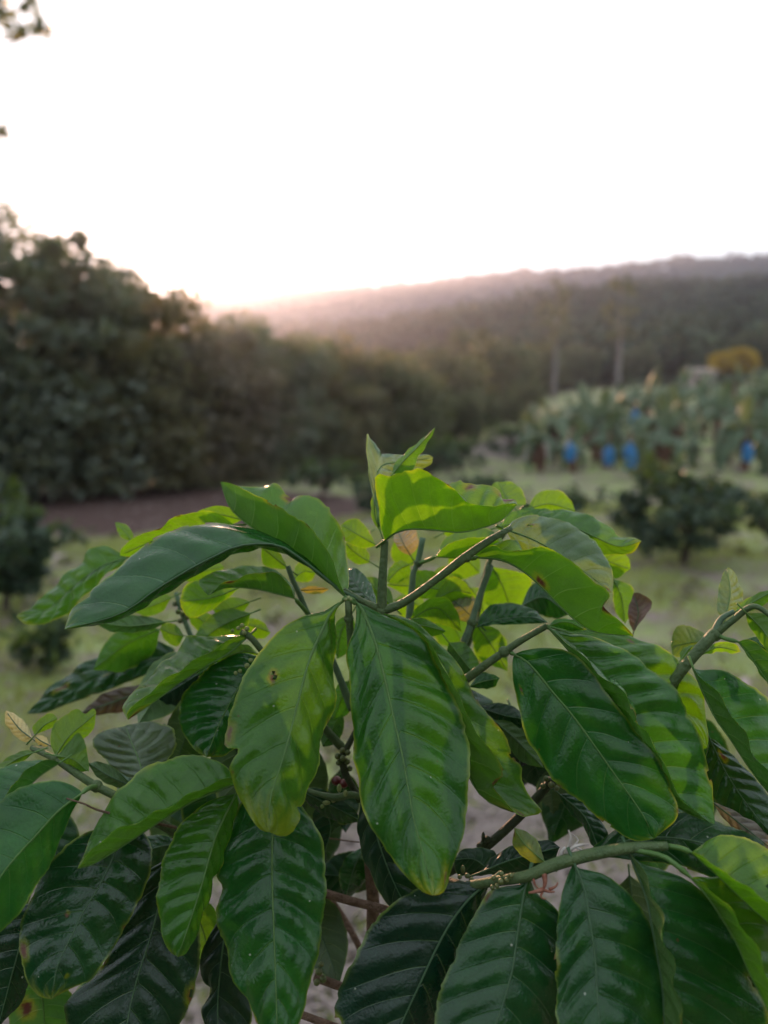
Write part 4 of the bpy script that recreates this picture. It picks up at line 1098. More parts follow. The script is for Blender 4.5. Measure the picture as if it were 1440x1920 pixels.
# ---- big leaves of the right middle shoot
leaf([(964, 1227, 42), (992, 1244, 41.2), (1035, 1296, 40.4), (1078, 1347, 39.7), (1121, 1407, 39), (1164, 1468, 38.3), (1203, 1524, 37.7), (1228, 1572, 37.3)],
     [(961, 1245), (962, 1278), (975, 1339), (992, 1395), (1027, 1446), (1065, 1489), (1104, 1515), (1143, 1550), (1185, 1575)],
     [(985, 1219), (1035, 1214), (1075, 1225), (1121, 1275), (1186, 1364), (1229, 1416), (1259, 1476), (1270, 1530)],
     .6, -.4, age=.50, gl=.58, ym=.5, yt=.1, corr=.7, spots=[(.16, -.75, .03)], pet=[(945, 1222, 42.2), (954, 1222, 42.2)])
leaf([(1030, 1178, 41.6), (1065, 1217, 41), (1108, 1272, 40.5), (1152, 1316, 40), (1190, 1382, 39.5), (1230, 1452, 39), (1268, 1512, 38.6), (1340, 1546, 38)],
     [(1052, 1198), (1090, 1232), (1139, 1275), (1170, 1301), (1186, 1325), (1194, 1358), (1220, 1388), (1242, 1420), (1254, 1460), (1280, 1498), (1310, 1528)],
     [(1045, 1182), (1078, 1190), (1121, 1196), (1186, 1227), (1229, 1261), (1272, 1304), (1298, 1347), (1315, 1390), (1328, 1442), (1338, 1505)],
     -1.9, 1.3, u=1, age=.42, gl=.62, ym=.6, nv=9.5, corr=1.4, wave=1.3, pet=[(1024, 1173, 41.7), (1027, 1175, 41.7)])
leaf([(1040, 1178, 43.6), (1120, 1206, 43.4), (1200, 1262, 43), (1270, 1332, 42.6), (1326, 1402, 42)],
     [(1078, 1185), (1130, 1180), (1199, 1197), (1250, 1222), (1285, 1252), (1311, 1287), (1323, 1330), (1328, 1380)], [(1100, 1235), (1180, 1300), (1250, 1370), (1300, 1408)], 1.2, -.2, age=.24, gl=.75, ym=.6, corr=1.2, spots=[(.36, -.75, .05)])
leaf([(1028, 1173, 44), (1062, 1166, 44), (1100, 1182, 44)], [(1045, 1160), (1078, 1162)], [(1060, 1184), (1085, 1188)], .2, .2, age=.45, yt=.7, gl=.4, nt=34, ns=19)
# ---- far right shoot
leaf([(1360, 1157, 44), (1369, 1112, 45), (1363, 1065, 46)], [(1346, 1148), (1346, 1115), (1354, 1080)], [(1392, 1136), (1392, 1110), (1376, 1073)], .3, .8, age=.3, gl=.75, tint=(.085, .14, .07))
leaf([(1378, 1147, 43), (1410, 1130, 43), (1462, 1100, 43)], [(1398, 1125), (1437, 1106)], [(1405, 1147), (1448, 1126)], .3, .5, u=1, age=.1, gl=.3)
leaf([(1398, 1148, 42), (1432, 1184, 42), (1472, 1245, 41)], [(1450, 1155), (1490, 1200)], [(1404, 1172), (1425, 1202), (1452, 1238)], .3, .5, u=1, age=.18, gl=.3)
leaf([(1384, 1203, 42), (1414, 1242, 41.5), (1450, 1294, 41), (1485, 1350, 40)], [(1405, 1200), (1440, 1222), (1478, 1275)], [(1395, 1218), (1425, 1264), (1458, 1318)], -.8, .5, u=1, age=.4, gl=.4, pet=[(1342, 1190, 43), (1362, 1198, 42.4)])
leaf([(1390, 1205, 43), (1430, 1212, 43), (1480, 1240, 43)], [(1405, 1197), (1440, 1196)], [(1420, 1225), (1450, 1240)], .4, .2, age=.6, gl=.5)
leaf([(1326, 1200, 45), (1290, 1206, 46), (1258, 1212, 47)], [(1320, 1187), (1293, 1174), (1276, 1172), (1262, 1184)], [(1318, 1208), (1280, 1230), (1262, 1228)], .4, .4, age=.4, gl=.6, tint=(.07, .12, .06))
leaf([(1308, 1230, 44), (1345, 1214, 44.4), (1389, 1222, 45)], [(1342, 1206), (1375, 1206)], [(1345, 1222), (1374, 1226)], .2, .4, u=1, age=.05, gl=.3, yt=.6, nt=34, ns=19)
leaf([(1276, 1238, 44), (1292, 1216, 44.4), (1308, 1208, 45)], [(1275, 1222), (1290, 1210)], [(1290, 1232), (1304, 1220)], .2, .4, u=1, age=.05, gl=.3, nt=30, ns=17)
leaf([(1300, 1253, 42), (1318, 1298, 41.5), (1342, 1347, 41), (1371, 1388, 40.5), (1405, 1440, 40), (1450, 1497, 39.5), (1500, 1545, 39)],
     [(1312, 1267), (1335, 1287), (1358, 1315), (1388, 1360), (1412, 1408), (1445, 1460), (1482, 1515)], [(1318, 1256), (1340, 1256), (1367, 1262), (1400, 1280), (1425, 1300), (1452, 1335), (1492, 1410), (1515, 1490)],
     -1.6, 1.6, u=1, age=.48, gl=.5, ym=.3)
leaf([(1330, 1384, 43.5), (1362, 1450, 43), (1402, 1510, 42.4), (1448, 1566, 41.6)], [(1350, 1396), (1395, 1438), (1442, 1490), (1462, 1530)], [(1322, 1440), (1342, 1505), (1400, 1562)], .5, .4, age=.82, gl=.7, ym=.4, spots=[(.2, -.3, .12)], corr=1.5)
leaf([(1336, 1504, 41.5), (1392, 1548, 41.5), (1465, 1606, 41.5)], [(1375, 1520), (1432, 1556)], [(1362, 1542), (1420, 1594)], .5, .3, gl=.2, tint=GREY, dead=.9, corr=1.6)
# ---- bottom right shoot
leaf([(1108, 1606, 39.5), (1200, 1572, 39.8), (1320, 1582, 40), (1452, 1645, 40)], [(1112, 1590), (1126, 1580), (1147, 1559), (1174, 1536), (1215, 1524), (1275, 1521), (1330, 1531), (1385, 1555), (1440, 1589)], [(1180, 1612), (1300, 1632), (1420, 1684)], 1.2, -.3, age=.78, gl=.45, ym=.3, corr=.4)
leaf([(1296, 1598, 36.2), (1345, 1642, 35.7), (1400, 1694, 35.2), (1480, 1765, 34.4)], [(1320, 1608), (1349, 1629), (1384, 1650), (1413, 1670), (1452, 1702)], [(1306, 1590), (1326, 1576), (1354, 1566), (1390, 1567), (1418, 1581), (1462, 1612), (1512, 1695)],
     -1.3, 2.0, u=1, age=.18, gl=.8, ym=.5, holes=[(.60, .55, .06)], corr=1.3, pet=[(1252, 1586, 36.6), (1275, 1590, 36.4)])
leaf([(1296, 1646, 35.6), (1330, 1686, 35), (1375, 1757, 34.5), (1408, 1830, 34), (1438, 1890, 33.5), (1465, 1955, 33)], [(1326, 1664), (1361, 1693), (1390, 1732), (1409, 1760), (1425, 1789), (1443, 1836), (1462, 1900)], [(1325, 1645), (1354, 1647), (1395, 1670), (1425, 1703), (1462, 1762), (1484, 1855)],
     -1.4, 1.6, u=1, age=.24, gl=.75, ym=.4, pet=[(1179, 1592, 36.8), (1239, 1604, 36.2), (1268, 1622, 35.8)])
leaf([(1178, 1596, 37), (1196, 1640, 36.5), (1214, 1690, 36), (1223, 1740, 35.5), (1234, 1800, 35), (1243, 1860, 34.5), (1248, 1930, 34), (1275, 1995, 33.4)],
     [(1192, 1614), (1212, 1645), (1225, 1675), (1240, 1708), (1244, 1735), (1246, 1766), (1258, 1798), (1267, 1824), (1268, 1852), (1280, 1906), (1290, 1960)],
     [(1205, 1620), (1239, 1629), (1294, 1652), (1349, 1709), (1377, 1750), (1406, 1801), (1427, 1858), (1440, 1910), (1400, 1995)],
     -1.8, .9, u=1, age=.66, gl=.5, ym=.3, corr=1.0, nv=9)
leaf([(1076, 1617, 36.5), (1096, 1669, 36), (1105, 1724, 35.4), (1115, 1788, 34.8), (1119, 1852, 34.2), (1124, 1917, 33.5), (1138, 2045, 32.3)],
     [(1064, 1642), (1050, 1692), (1042, 1761), (1041, 1830), (1046, 1917), (1075, 1995)], [(1085, 1628), (1110, 1634), (1140, 1643), (1174, 1669), (1202, 1701), (1220, 1742), (1238, 1807), (1247, 1866), (1250, 1917), (1215, 1995)],
     .6, .7, age=.72, gl=.5, ym=.25, corr=1.0, rib=True)
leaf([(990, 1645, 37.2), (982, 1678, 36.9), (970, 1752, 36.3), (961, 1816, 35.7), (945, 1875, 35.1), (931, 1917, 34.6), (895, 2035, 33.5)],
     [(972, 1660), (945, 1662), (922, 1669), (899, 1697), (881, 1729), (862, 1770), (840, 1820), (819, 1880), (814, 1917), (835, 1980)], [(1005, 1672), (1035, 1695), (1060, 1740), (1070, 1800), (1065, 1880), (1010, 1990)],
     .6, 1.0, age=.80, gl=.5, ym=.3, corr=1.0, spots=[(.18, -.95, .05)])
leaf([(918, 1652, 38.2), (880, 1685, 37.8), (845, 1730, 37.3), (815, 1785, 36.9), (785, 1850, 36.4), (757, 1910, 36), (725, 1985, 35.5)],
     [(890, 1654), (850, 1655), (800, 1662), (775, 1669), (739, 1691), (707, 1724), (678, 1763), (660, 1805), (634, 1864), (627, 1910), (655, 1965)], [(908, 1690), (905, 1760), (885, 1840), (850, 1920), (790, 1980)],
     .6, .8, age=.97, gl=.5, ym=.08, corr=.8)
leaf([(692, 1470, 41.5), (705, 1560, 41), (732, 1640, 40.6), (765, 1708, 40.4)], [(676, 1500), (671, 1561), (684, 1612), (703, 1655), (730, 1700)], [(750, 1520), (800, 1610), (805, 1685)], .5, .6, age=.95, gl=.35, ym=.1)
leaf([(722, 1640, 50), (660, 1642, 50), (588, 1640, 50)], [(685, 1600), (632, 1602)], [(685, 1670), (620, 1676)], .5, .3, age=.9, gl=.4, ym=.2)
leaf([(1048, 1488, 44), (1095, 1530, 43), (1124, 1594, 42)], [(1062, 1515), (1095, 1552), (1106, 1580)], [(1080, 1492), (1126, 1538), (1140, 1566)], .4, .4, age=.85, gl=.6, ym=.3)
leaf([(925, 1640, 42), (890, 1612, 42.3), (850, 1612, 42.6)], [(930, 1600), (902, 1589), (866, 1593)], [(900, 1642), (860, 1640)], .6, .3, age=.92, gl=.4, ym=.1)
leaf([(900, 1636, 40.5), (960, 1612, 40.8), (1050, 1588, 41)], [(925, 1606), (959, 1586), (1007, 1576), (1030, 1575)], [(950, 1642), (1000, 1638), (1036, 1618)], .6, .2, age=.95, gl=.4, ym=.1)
leaf([(1022, 1616, 38), (1002, 1600, 38.2), (980, 1578, 38.4), (964, 1552, 38.6)], [(1017, 1598), (1007, 1575), (986, 1559)], [(998, 1616), (973, 1600), (961, 1580)], .2, .2, gl=.4, tint=(.115, .15, .05), age=.2, spots=[(.9, .7, .25)], nt=34, ns=19, corr=.7)
# ---- bottom centre and left
leaf([(506, 1480, 41), (511, 1540, 40.4), (510, 1623, 39.5), (511, 1677, 38.9), (513, 1731, 38.3), (515, 1785, 37.7), (517, 1839, 37.1), (519, 1904, 36.5), (522, 1962, 36)],
     [(470, 1492), (443, 1520), (425, 1579), (404, 1641), (415, 1668), (407, 1713), (414, 1760), (425, 1803), (439, 1839), (463, 1872), (470, 1900), (490, 1940)],
     [(545, 1490), (569, 1514), (591, 1547), (606, 1583), (611, 1623), (610, 1669), (607, 1720), (600, 1767), (588, 1821), (578, 1861), (568, 1900), (548, 1940)],
     .6, .6, age=.60, gl=.6, ym=.4, yt=.12, corr=1.4, nv=8)
leaf([(443, 1488, 40), (420, 1533, 39.3), (403, 1573, 38.7), (390, 1617, 38.2), (378, 1660, 37.7), (362, 1710, 37.2), (347, 1755, 36.8), (333, 1794, 36.5)],
     [(417, 1493), (373, 1513), (333, 1553), (310, 1600), (297, 1653), (295, 1693), (303, 1747), (317, 1783)], [(446, 1513), (433, 1560), (417, 1613), (400, 1647), (393, 1677), (377, 1727), (363, 1767), (350, 1788)],
     .3, 1.2, age=.36, gl=.9, ym=.5, yt=.15, corr=1.4, nv=9.5)
leaf([(440, 1470, 39.2), (367, 1500, 38.7), (317, 1529, 38.3), (267, 1562, 37.9), (217, 1595, 37.5), (172, 1622, 37.1), (145, 1629, 36.8)],
     [(432, 1459), (383, 1477), (333, 1500), (283, 1527), (233, 1551), (195, 1572), (165, 1600)], [(430, 1443), (400, 1423), (360, 1416), (317, 1423), (273, 1440), (240, 1463), (213, 1497), (187, 1530), (177, 1557), (167, 1577)],
     -1.2, 1.6, u=1, age=.30, gl=.78, ym=.6, yt=.1, corr=1.2, nv=9)
leaf([(154, 1487, 38), (110, 1520, 37.4), (67, 1567, 36.8), (33, 1603, 36.3), (-5, 1652, 35.7), (-60, 1740, 35)],
     [(147, 1479), (123, 1467), (93, 1463), (57, 1470), (27, 1483), (0, 1500), (-40, 1540), (-78, 1635)], [(150, 1499), (133, 1527), (117, 1567), (100, 1607), (77, 1650), (47, 1693), (17, 1733), (-20, 1760)],
     .8, .5, age=.52, gl=.5, ym=.15, corr=.45, pet=[(181, 1474, 40.2), (166, 1478, 39)])
leaf([(232, 1552, 40), (213, 1607, 39.4), (187, 1660, 38.8), (160, 1703, 38.3), (140, 1743, 37.8), (120, 1783, 37.3), (106, 1817, 36.9), (97, 1874, 36.5)],
     [(200, 1551), (173, 1557), (133, 1577), (100, 1610), (80, 1637), (60, 1683), (40, 1733), (36, 1775), (43, 1802), (50, 1840), (70, 1866)], [(255, 1553), (270, 1562), (284, 1585), (285, 1620), (273, 1660), (253, 1707), (227, 1753), (197, 1800), (173, 1837), (133, 1853)],
     .5, .5, age=.86, gl=.8, ym=.3, yt=.3, corr=1.0, nv=8, spots=[(.74, -.9, .09), (.55, -.25, .03), (.85, .4, .03)])
leaf([(315, 1610, 41), (300, 1690, 40.5), (283, 1755, 40), (265, 1810, 39.5), (248, 1870, 39), (238, 1920, 38.5), (225, 1995, 38)],
     [(270, 1640), (230, 1720), (190, 1810), (143, 1860), (121, 1900), (145, 1965)], [(350, 1640), (374, 1710), (374, 1790), (366, 1850), (345, 1905), (295, 1975)], .5, .5, age=.92, gl=.5, ym=.1, corr=1.0)
leaf([(432, 1690, 42), (415, 1800, 41.5), (408, 1900, 41), (415, 1985, 40)], [(400, 1740), (374, 1803), (380, 1838), (398, 1856), (384, 1878), (378, 1905)], [(462, 1750), (472, 1850), (465, 1935)], .3, .6, age=.95, gl=.3, ym=.2, wave=1.4)
leaf([(62, 1690, 41.5), (30, 1800, 41), (-5, 1930, 40.5)], [(15, 1715), (-35, 1820)], [(75, 1760), (45, 1870)], .5, .5, age=.93, gl=.5, ym=.1)
leaf([(75, 1830, 43), (82, 1900, 43), (90, 1990, 43)], [(20, 1870), (25, 1940)], [(132, 1860), (130, 1945)], .3, .3, u=1, age=.45, gl=.3, ym=.5, spots=[(.4, -.5, .2)])
leaf([(345, 1580, 44), (290, 1590, 44.5), (225, 1620, 45)], [(300, 1565), (250, 1580)], [(310, 1620), (260, 1640)], .5, .3, age=.75, gl=.8)
leaf([(360, 1690, 46), (385, 1760, 46), (395, 1830, 46)], [(350, 1730), (365, 1790)], [(400, 1700), (415, 1780)], .5, .3, u=1, age=.15, gl=.5)
# ---- left shoot
leaf([(104, 1417, 41), (130, 1380, 41.4), (158, 1356, 41.8), (181, 1336, 42.2)], [(95, 1393), (100, 1360), (120, 1343), (143, 1330), (160, 1338), (175, 1329)], [(122, 1402), (155, 1386), (175, 1368)], .4, .3, u=1, age=.08, gl=.4, wave=1.2)
leaf([(107, 1417, 40.6), (138, 1424, 40.5), (166, 1447, 40.5)], [(128, 1392), (148, 1374), (160, 1395), (165, 1425)], [(125, 1433), (150, 1446)], .4, .2, u=1, age=.25, gl=.4)
leaf([(66, 1378, 42), (84, 1359, 42), (108, 1347, 42)], [(62, 1362), (80, 1343), (96, 1337)], [(80, 1372), (102, 1360)], .2, .2, u=1, age=.06, gl=.4, nt=34, ns=19)
leaf([(62, 1386, 42.5), (36, 1366, 43), (11, 1333, 43.5)], [(50, 1358), (30, 1340)], [(45, 1390), (20, 1370), (9, 1350)], .3, .3, gl=.5, tint=CREAM, dead=.7, corr=1.2, nt=40, ns=21)
leaf([(92, 1397, 41.6), (78, 1390, 41.8), (64, 1380, 42)], [(88, 1384), (75, 1378)], [(84, 1400), (68, 1394)], .2, .2, gl=.5, tint=CREAM, dead=.6, nt=24, ns=13)
leaf([(66, 1410, 41), (30, 1424, 41), (-25, 1462, 41)], [(45, 1406), (5, 1426)], [(48, 1424), (10, 1452)], .3, .3, u=1, age=.12, gl=.4, nt=40, ns=21)
leaf([(112, 1430, 40), (72, 1457, 39.5), (42, 1487, 39), (-5, 1525, 38.5)], [(95, 1424), (65, 1433), (43, 1450), (25, 1475), (5, 1500)], [(70, 1424), (30, 1430), (-20, 1450), (-30, 1495)], -.8, 1.2, u=1, age=.5, gl=.5)
leaf([(268, 1462, 43), (262, 1430, 44), (248, 1395, 45), (235, 1361, 46)], [(240, 1457), (210, 1437), (185, 1412), (172, 1393), (187, 1372), (212, 1366)], [(300, 1442), (322, 1415), (331, 1388), (318, 1362), (270, 1354)], .5, .8, gl=.85, age=.5, tint=(.06, .09, .06), corr=2.4, nv=7)
leaf([(250, 1475, 44), (205, 1455, 44), (166, 1430, 44.5)], [(215, 1440), (185, 1428)], [(225, 1478), (185, 1460)], .2, .3, u=1, age=.7, gl=.4)
# ---- shoot with buds, left of centre
leaf([(488, 1230, 44), (458, 1272, 43.6), (430, 1320, 43.1), (405, 1372, 42.6), (388, 1420, 42.2)], [(450, 1224), (420, 1235), (387, 1255), (357, 1285), (340, 1315), (335, 1343), (346, 1380), (368, 1408)], [(505, 1262), (485, 1325), (458, 1385), (422, 1416)],
     .8, .6, age=.60, gl=.88, ym=.4, yt=.3, corr=1.9, nv=9)
leaf([(464, 1194, 44), (430, 1224, 43.5), (390, 1247, 43), (340, 1278, 42.5), (292, 1314, 42), (240, 1350, 41.6)], [(452, 1191), (420, 1207), (387, 1227), (345, 1251), (300, 1281), (262, 1313), (238, 1335)], [(430, 1189), (375, 1193), (348, 1194), (325, 1232), (300, 1246), (268, 1282), (230, 1322)],
     -.9, 2.2, u=1, age=.24, gl=.7, ym=.6, yt=.1, spots=[(.97, 0, .25)], corr=1.5)
leaf([(486, 1226, 45), (455, 1222, 45), (405, 1238, 45.5)], [(462, 1208), (425, 1215)], [(460, 1240), (425, 1246)], .3, .5, u=1, age=.06, gl=.4)
leaf([(326, 1228, 56), (270, 1240, 56), (200, 1262, 56), (130, 1298, 57), (50, 1338, 58)], [(323, 1214), (273, 1196), (233, 1206), (187, 1229), (133, 1260), (83, 1300)], [(312, 1248), (267, 1268), (200, 1295), (133, 1318), (85, 1336)], .8, -.2, age=.78, gl=.45, ym=.1, spots=[(.72, -.4, .12), (.3, -.3, .04), (.4, .1, .04)], corr=1.2)
leaf([(300, 1285, 53), (230, 1310, 53), (150, 1338, 54)], [(260, 1284), (195, 1300)], [(262, 1324), (195, 1340)], .3, .2, gl=.3, tint=(.06, .035, .03), dead=.7)
leaf([(375, 1262, 50), (320, 1296, 50), (262, 1325, 50)], [(330, 1272), (285, 1298)], [(355, 1312), (305, 1334)], .3, .3, age=.95, gl=.3)
leaf([(452, 1100, 48), (400, 1120, 48.5), (337, 1128, 49)], [(412, 1092), (365, 1089), (345, 1102)], [(415, 1130), (385, 1150), (355, 1158), (340, 1142)], .3, .5, u=1, age=.0, gl=.3, ym=.9, yt=.4)
leaf([(553, 1122, 44), (517, 1113, 44), (475, 1104, 44), (425, 1102, 44), (390, 1116, 44)], [(540, 1095), (520, 1076), (487, 1074), (462, 1080), (440, 1088), (415, 1095)], [(551, 1102), (538, 1085), (517, 1069), (490, 1060), (450, 1061), (412, 1069), (374, 1086), (380, 1105)],
     -1.0, 1.8, u=1, age=.38, gl=.5, spots=[(.75, -.8, .12)], pet=[(577, 1150, 45.5), (565, 1136, 44.6)])
leaf([(541, 1066, 46), (515, 1046, 46), (490, 1026, 46)], [(525, 1038), (506, 1026)], [(520, 1066), (494, 1058)], .3, .3, u=1, age=.2, gl=.4, nt=34, ns=19)
leaf([(548, 1088, 50), (568, 1072, 51), (592, 1074, 51)], [(555, 1060), (575, 1050)], [(570, 1092), (585, 1088)], .2, .2, u=1, age=.06, gl=.4, nt=30, ns=17)
leaf([(562, 1107, 46), (590, 1106, 46), (617, 1104, 46)], [(580, 1099), (600, 1100)], [(580, 1114), (600, 1113)], .1, .2, gl=.4, tint=CREAM * .7, dead=.4, nt=30, ns=13)
leaf([(342, 1088, 52), (385, 1070, 52), (420, 1062, 53)], [(358, 1058), (396, 1046)], [(376, 1094), (412, 1084)], .3, .3, u=1, age=.06, gl=.4, nt=34, ns=19)
leaf([(470, 1128, 50), (430, 1142, 50), (398, 1142, 50)], [(445, 1120), (412, 1122)], [(445, 1158), (412, 1158)], .3, .3, u=1, age=.22, gl=.4, nt=34, ns=19)
leaf([(438, 1168, 51), (475, 1174, 51), (508, 1186, 51)], [(460, 1158), (492, 1166)], [(460, 1192), (492, 1198)], .3, .3, u=1, age=.08, gl=.4, nt=34, ns=19)
leaf([(345, 1192, 51), (322, 1188, 51), (300, 1178, 51)], [(330, 1172), (308, 1168)], [(332, 1212), (308, 1200)], .3, .3, u=1, age=.06, gl=.4, nt=34, ns=19)
leaf([(312, 1166, 50), (240, 1174, 50), (176, 1165, 50)], [(275, 1156), (210, 1154)], [(275, 1184), (210, 1185)], .3, .3, u=1, age=.6, gl=.3, ym=.1)
leaf([(322, 1120, 51), (290, 1134, 51), (252, 1146, 52)], [(300, 1112), (268, 1126)], [(305, 1146), (275, 1156)], .3, .3, u=1, age=.1, gl=.4, nt=34, ns=19)
leaf([(350, 1150, 52), (375, 1160, 52), (410, 1190, 52)], [(370, 1142), (402, 1158)], [(362, 1175), (390, 1192)], .3, .3, u=1, age=.15, gl=.4, nt=34, ns=19)
# ---- inner leaves under the top shoot
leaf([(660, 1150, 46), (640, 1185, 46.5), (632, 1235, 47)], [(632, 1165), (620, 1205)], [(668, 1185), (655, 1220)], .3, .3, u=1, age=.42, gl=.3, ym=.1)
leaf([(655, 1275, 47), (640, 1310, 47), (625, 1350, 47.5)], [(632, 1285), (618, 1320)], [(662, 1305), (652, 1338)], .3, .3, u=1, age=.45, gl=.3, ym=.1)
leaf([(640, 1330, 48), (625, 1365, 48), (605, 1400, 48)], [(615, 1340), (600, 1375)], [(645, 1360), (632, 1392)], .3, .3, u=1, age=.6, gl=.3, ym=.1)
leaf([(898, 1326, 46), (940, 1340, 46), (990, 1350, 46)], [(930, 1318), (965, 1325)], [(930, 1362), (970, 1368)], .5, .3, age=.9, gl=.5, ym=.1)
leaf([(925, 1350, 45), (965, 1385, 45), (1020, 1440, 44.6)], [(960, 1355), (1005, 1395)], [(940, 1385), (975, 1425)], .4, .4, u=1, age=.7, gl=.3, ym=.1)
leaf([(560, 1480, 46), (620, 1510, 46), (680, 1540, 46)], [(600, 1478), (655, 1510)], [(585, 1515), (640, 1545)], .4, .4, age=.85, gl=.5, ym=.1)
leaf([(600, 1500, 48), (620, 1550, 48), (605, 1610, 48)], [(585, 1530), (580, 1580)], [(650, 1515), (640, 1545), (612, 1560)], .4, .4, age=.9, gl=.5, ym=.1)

# ---- denser inner and rear foliage, kept clear of the gaps that show the ground
rf = np.random.default_rng(77)
def rear_leaf(px, py, d, ang, L, ag):
    """free leaf: length L (cm), direction ang in the frame, own depth run"""
    k = L / d * 1440
    dx, dy = math.cos(ang) * k, math.sin(ang) * k
    nx, ny = -dy * .23, dx * .23
    leaf([(px, py, d), (px + dx * .5, py + dy * .5 - 10, d + rf.uniform(-1, 1)), (px + dx, py + dy, d + rf.uniform(-2, 2))],
         [(px + dx * .25 + nx, py + dy * .25 + ny), (px + dx * .65 + nx, py + dy * .65 + ny)], [(px + dx * .25 - nx, py + dy * .25 - ny), (px + dx * .65 - nx, py + dy * .65 - ny)],
         rf.uniform(-.5, 1.5), rf.uniform(-.5, 1.5), age=ag, gl=rf.uniform(.3, .7), ym=.2, nt=34, ns=19, u=int(rf.random() < .3))
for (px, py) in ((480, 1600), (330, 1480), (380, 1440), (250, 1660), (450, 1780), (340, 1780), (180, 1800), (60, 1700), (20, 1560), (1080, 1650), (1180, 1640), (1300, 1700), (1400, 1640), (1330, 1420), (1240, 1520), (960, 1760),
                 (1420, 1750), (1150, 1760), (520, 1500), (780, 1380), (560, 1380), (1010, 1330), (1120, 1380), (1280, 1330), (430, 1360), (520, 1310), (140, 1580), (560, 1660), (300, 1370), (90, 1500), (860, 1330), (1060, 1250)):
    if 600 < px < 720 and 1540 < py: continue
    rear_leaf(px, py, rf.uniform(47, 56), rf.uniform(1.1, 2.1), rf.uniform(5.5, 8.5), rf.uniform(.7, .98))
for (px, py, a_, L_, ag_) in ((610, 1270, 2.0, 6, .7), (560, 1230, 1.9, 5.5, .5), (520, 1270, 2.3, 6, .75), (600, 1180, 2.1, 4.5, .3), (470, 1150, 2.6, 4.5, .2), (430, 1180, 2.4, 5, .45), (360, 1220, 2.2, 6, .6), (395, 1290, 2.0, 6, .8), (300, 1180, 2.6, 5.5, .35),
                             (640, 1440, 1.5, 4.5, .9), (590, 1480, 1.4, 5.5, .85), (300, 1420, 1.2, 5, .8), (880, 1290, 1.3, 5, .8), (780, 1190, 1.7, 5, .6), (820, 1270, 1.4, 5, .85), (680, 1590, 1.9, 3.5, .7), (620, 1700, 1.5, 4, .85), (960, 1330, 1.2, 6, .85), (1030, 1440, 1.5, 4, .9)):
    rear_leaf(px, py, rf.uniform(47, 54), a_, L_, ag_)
for k in range(46):       # lower skirts of the bush, down its trunk
    a = rf.uniform(0, 2 * math.pi)
    rad = rf.uniform(.08, .34)
    z = rf.uniform(.35, 1.12)
    cx, cyy = BB[0] + math.cos(a) * rad, BB[1] + .05 + math.sin(a) * rad
    if cyy < .26: continue
    c, s_ = math.cos(PITCH), math.sin(PITCH)
    q = np.array((cx, cyy, z - CAM_H))
    d = q[1] * c - q[2] * s_
    yy = q[1] * s_ + q[2] * c
    if d < .2: continue
    px, py = 720 + q[0] / d * 1440, 960 - yy / d * 1440
    if py < 2080: continue
    rear_leaf(px, py, d * 100, rf.uniform(.6, 2.5), 12, rf.uniform(.7, .95))

# ---- buds, young fruit and withered flowers
def cluster(name, mat, items, parent=bush):
    return mesh_obj(name, *join_data([knob(*it) for it in items]), M[mat], parent)
cluster('terminal_bud', 'bud', [(653, 1122, 42, 1.5, '', '', (1, 1, 1.1)), (648, 1124, 41.9, 1.0), (658, 1124, 41.9, 1.0)])
for it in [(875, 1045, 41.7, 2.9), (945, 1222, 42.2, 3.2), (716, 1146, 42.6, 3.4), (1340, 1190, 43, 3.9), (181, 1474, 40.3, 3.3), (104, 1423, 41, 2.5), (784, 1056, 49, 2.9), (884, 1168, 47, 3.0), (654, 1160, 42.3, 2.8)]:
    cluster('shoot_node', 'stem', [it])
cluster('flower_bud', 'bud', [(447, 1178, 44, 1.3), (454, 1173, 44, 1.3), (463, 1179, 43.9, 1.5), (436, 1183, 44, 1.1), (458, 1186, 43.7, 1.4), (470, 1238, 43.4, 1.3), (463, 1248, 43.3, 1.5), (450, 1258, 43.2, 1.2), (442, 1262, 43.2, 1.2)])
cluster('flower_bud', 'bud', [(636, 1478, 45, 1.7, '', '', (.8, .8, 1.6)), (648, 1488, 45, 1.6, '', '', (.9, .9, 1.4)), (612, 1505, 45, 1.5, '', '', (1.6, .8, .9)), (604, 1512, 45, 1.2), (625, 1500, 45.2, 1.6)])
cluster('young_fruit', 'fruitlet', [(633, 1418, 46, 1.9), (652, 1411, 46, 1.8), (651, 1428, 46, 1.9), (635, 1430, 46, 1.8), (642, 1407, 46, 1.8), (656, 1441, 46.2, 1.7), (643, 1422, 45.8, 1.9)])
cluster('young_fruit', 'fruitlet', [(926, 1646, 37.2, 1.3), (940, 1638, 37, 1.3), (939, 1653, 36.9, 1.5), (932, 1661, 37, 1.2), (958, 1642, 36.9, 1.3), (923, 1664, 37.1, 1.2), (950, 1650, 36.9, 1.2)])
cluster('young_fruit', 'fruitlet', [(868, 1630, 39, 1.4, '', '', (.8, .8, 1.6)), (876, 1642, 39, 1.4), (884, 1650, 38.8, 1.4), (862, 1644, 39, 1.2)])
cluster('young_fruit', 'fruitlet', [(1024, 1460, 43.8, 1.7), (1034, 1472, 43.6, 1.9), (1040, 1458, 43.8, 1.7), (1018, 1474, 43.6, 1.6), (1044, 1478, 43.5, 1.5)])
cluster('dark_bud', 'stem_dark', [(908, 1580, 44.1, 2.3), (900, 1586, 44.1, 2.1), (914, 1574, 44, 2.1), (903, 1594, 44.1, 2.4), (906, 1570, 44, 1.6, '', '', (.7, .7, 2.2))])
cluster('young_fruit', 'fruitlet', [(598, 1822, 45.5, 2.2), (606, 1836, 45.5, 2.2), (594, 1842, 45.3, 2.0), (602, 1808, 45.6, 1.6)])
cluster('ripe_berry', 'berry', [(631, 1464, 47.4, 3.2, '', '', (1, 1, .9))])
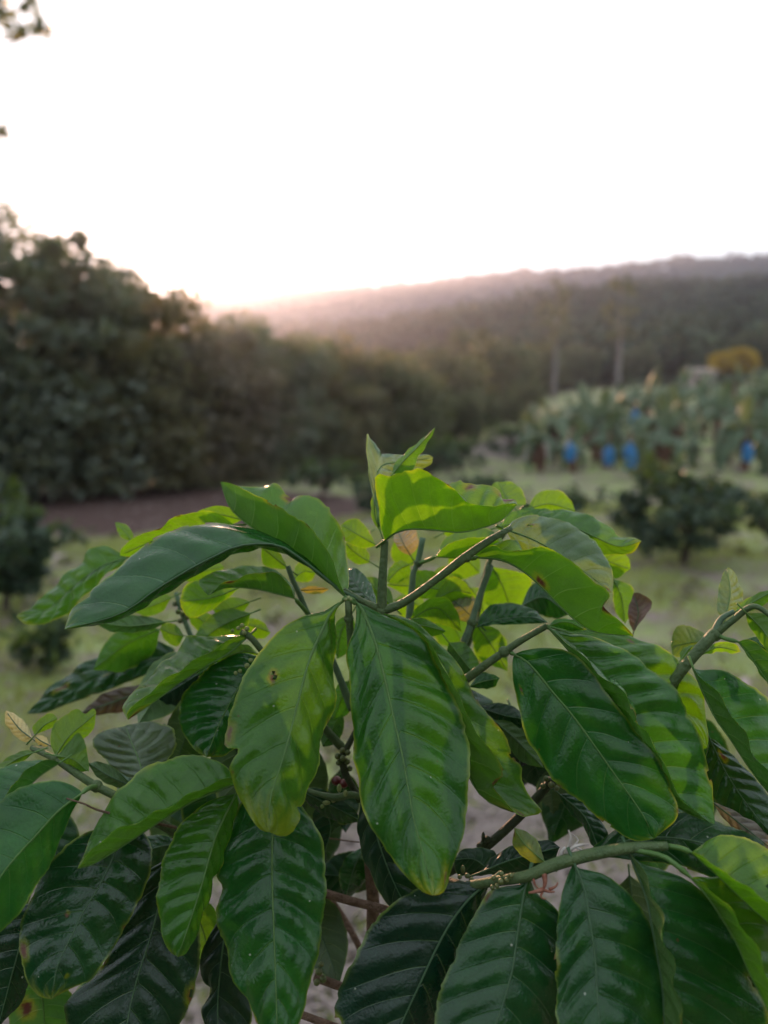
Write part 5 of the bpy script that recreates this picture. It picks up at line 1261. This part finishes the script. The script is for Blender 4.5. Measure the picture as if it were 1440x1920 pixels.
cluster('ripe_berry', 'berry', [(645, 1469, 47.2, 3.0, '', '', (1, 1, .9))])
shoot([(672, 1360, 46.6), (652, 1400, 46.2), (642, 1420, 46.1), (650, 1455, 46.3), (675, 1500, 47)], [1.6, 1.9, 2.3, 2.0, 2.4], 'stem_dark')
shoot([(690, 1500, 45.6), (660, 1490, 45.2), (630, 1495, 45.1), (596, 1488, 45.3), (575, 1480, 45.6)], [2.0, 2.0, 2.3, 1.6, 1.3])
cluster('young_fruit', 'fruitlet', [(328, 1132, 54, 2.0), (345, 1138, 54, 2.0), (334, 1147, 53.9, 2.0), (351, 1157, 54, 2.2), (338, 1164, 54, 2.0), (343, 1150, 53.8, 1.8)])
def dried(items, mat, name):
    parts = []
    for pts, rad in items:
        p = catmull([wp(x, y, d / 100) for x, y, d in pts], 7)
        parts.append((tube_data(p, np.linspace(rad, rad * .35, 7) / 1000, 6)[0] - BB, tube_data(p, np.linspace(rad, rad * .35, 7) / 1000, 6)[1]))
    mesh_obj(name, *join_data(parts), M[mat], bush)
dried([([(1050, 1618, 37.3), (1062, 1600, 37.3), (1068, 1582, 37.3)], 1.6), ([(1062, 1602, 37.3), (1075, 1588, 37.2), (1092, 1584, 37.2), (1104, 1583, 37.2)], 1.2), ([(1068, 1588, 37.3), (1070, 1570, 37.3), (1066, 1556, 37.4)], 1.0),
       ([(1072, 1590, 37.3), (1084, 1575, 37.4), (1070, 1562, 37.4)], .7), ([(1050, 1612, 37.2), (1054, 1596, 37.2), (1060, 1588, 37.2)], 1.4), ([(1036, 1622, 37.1), (1048, 1608, 37.1)], .5), ([(1080, 1588, 37.2), (1092, 1594, 37.1), (1098, 1592, 37.1)], .6)], 'dry_flower', 'withered_flower')
dried([([(1020, 1638, 36.7), (1022, 1655, 36.5), (1018, 1670, 36.4)], 1.5), ([(1018, 1668, 36.4), (1002, 1672, 36.3), (991, 1674, 36.3)], 1.2), ([(1018, 1668, 36.4), (1030, 1672, 36.3), (1040, 1672, 36.2)], .9), ([(1018, 1670, 36.4), (1014, 1682, 36.2), (1024, 1686, 36.1)], .7),
       ([(1030, 1668, 36.4), (1042, 1662, 36.3), (1046, 1654, 36.3)], .9), ([(1000, 1648, 36.7), (1004, 1660, 36.5), (1012, 1668, 36.4)], .6)], 'red_flower', 'withered_red_flower')

# ------------------------------------------------------------------ evening haze round the whole place
hzm, t, o_ = new_mat('haze')
pv = N(t, 'ShaderNodeVolumePrincipled')
pv.inputs['Color'].default_value = (0.62, 0.73, 1.0, 1)
pv.inputs['Density'].default_value = 0.0005
pv.inputs['Anisotropy'].default_value = 0.74
t.links.new(pv.outputs[0], o_.inputs['Volume'])
v, f = box(-1160, 1160, -1160, 1160, -75, 156)
hz_o = mesh_obj('haze', v, f, hzm, None, False)
tag(hz_o, 'thin evening haze over the valley', 'haze', kind='stuff')
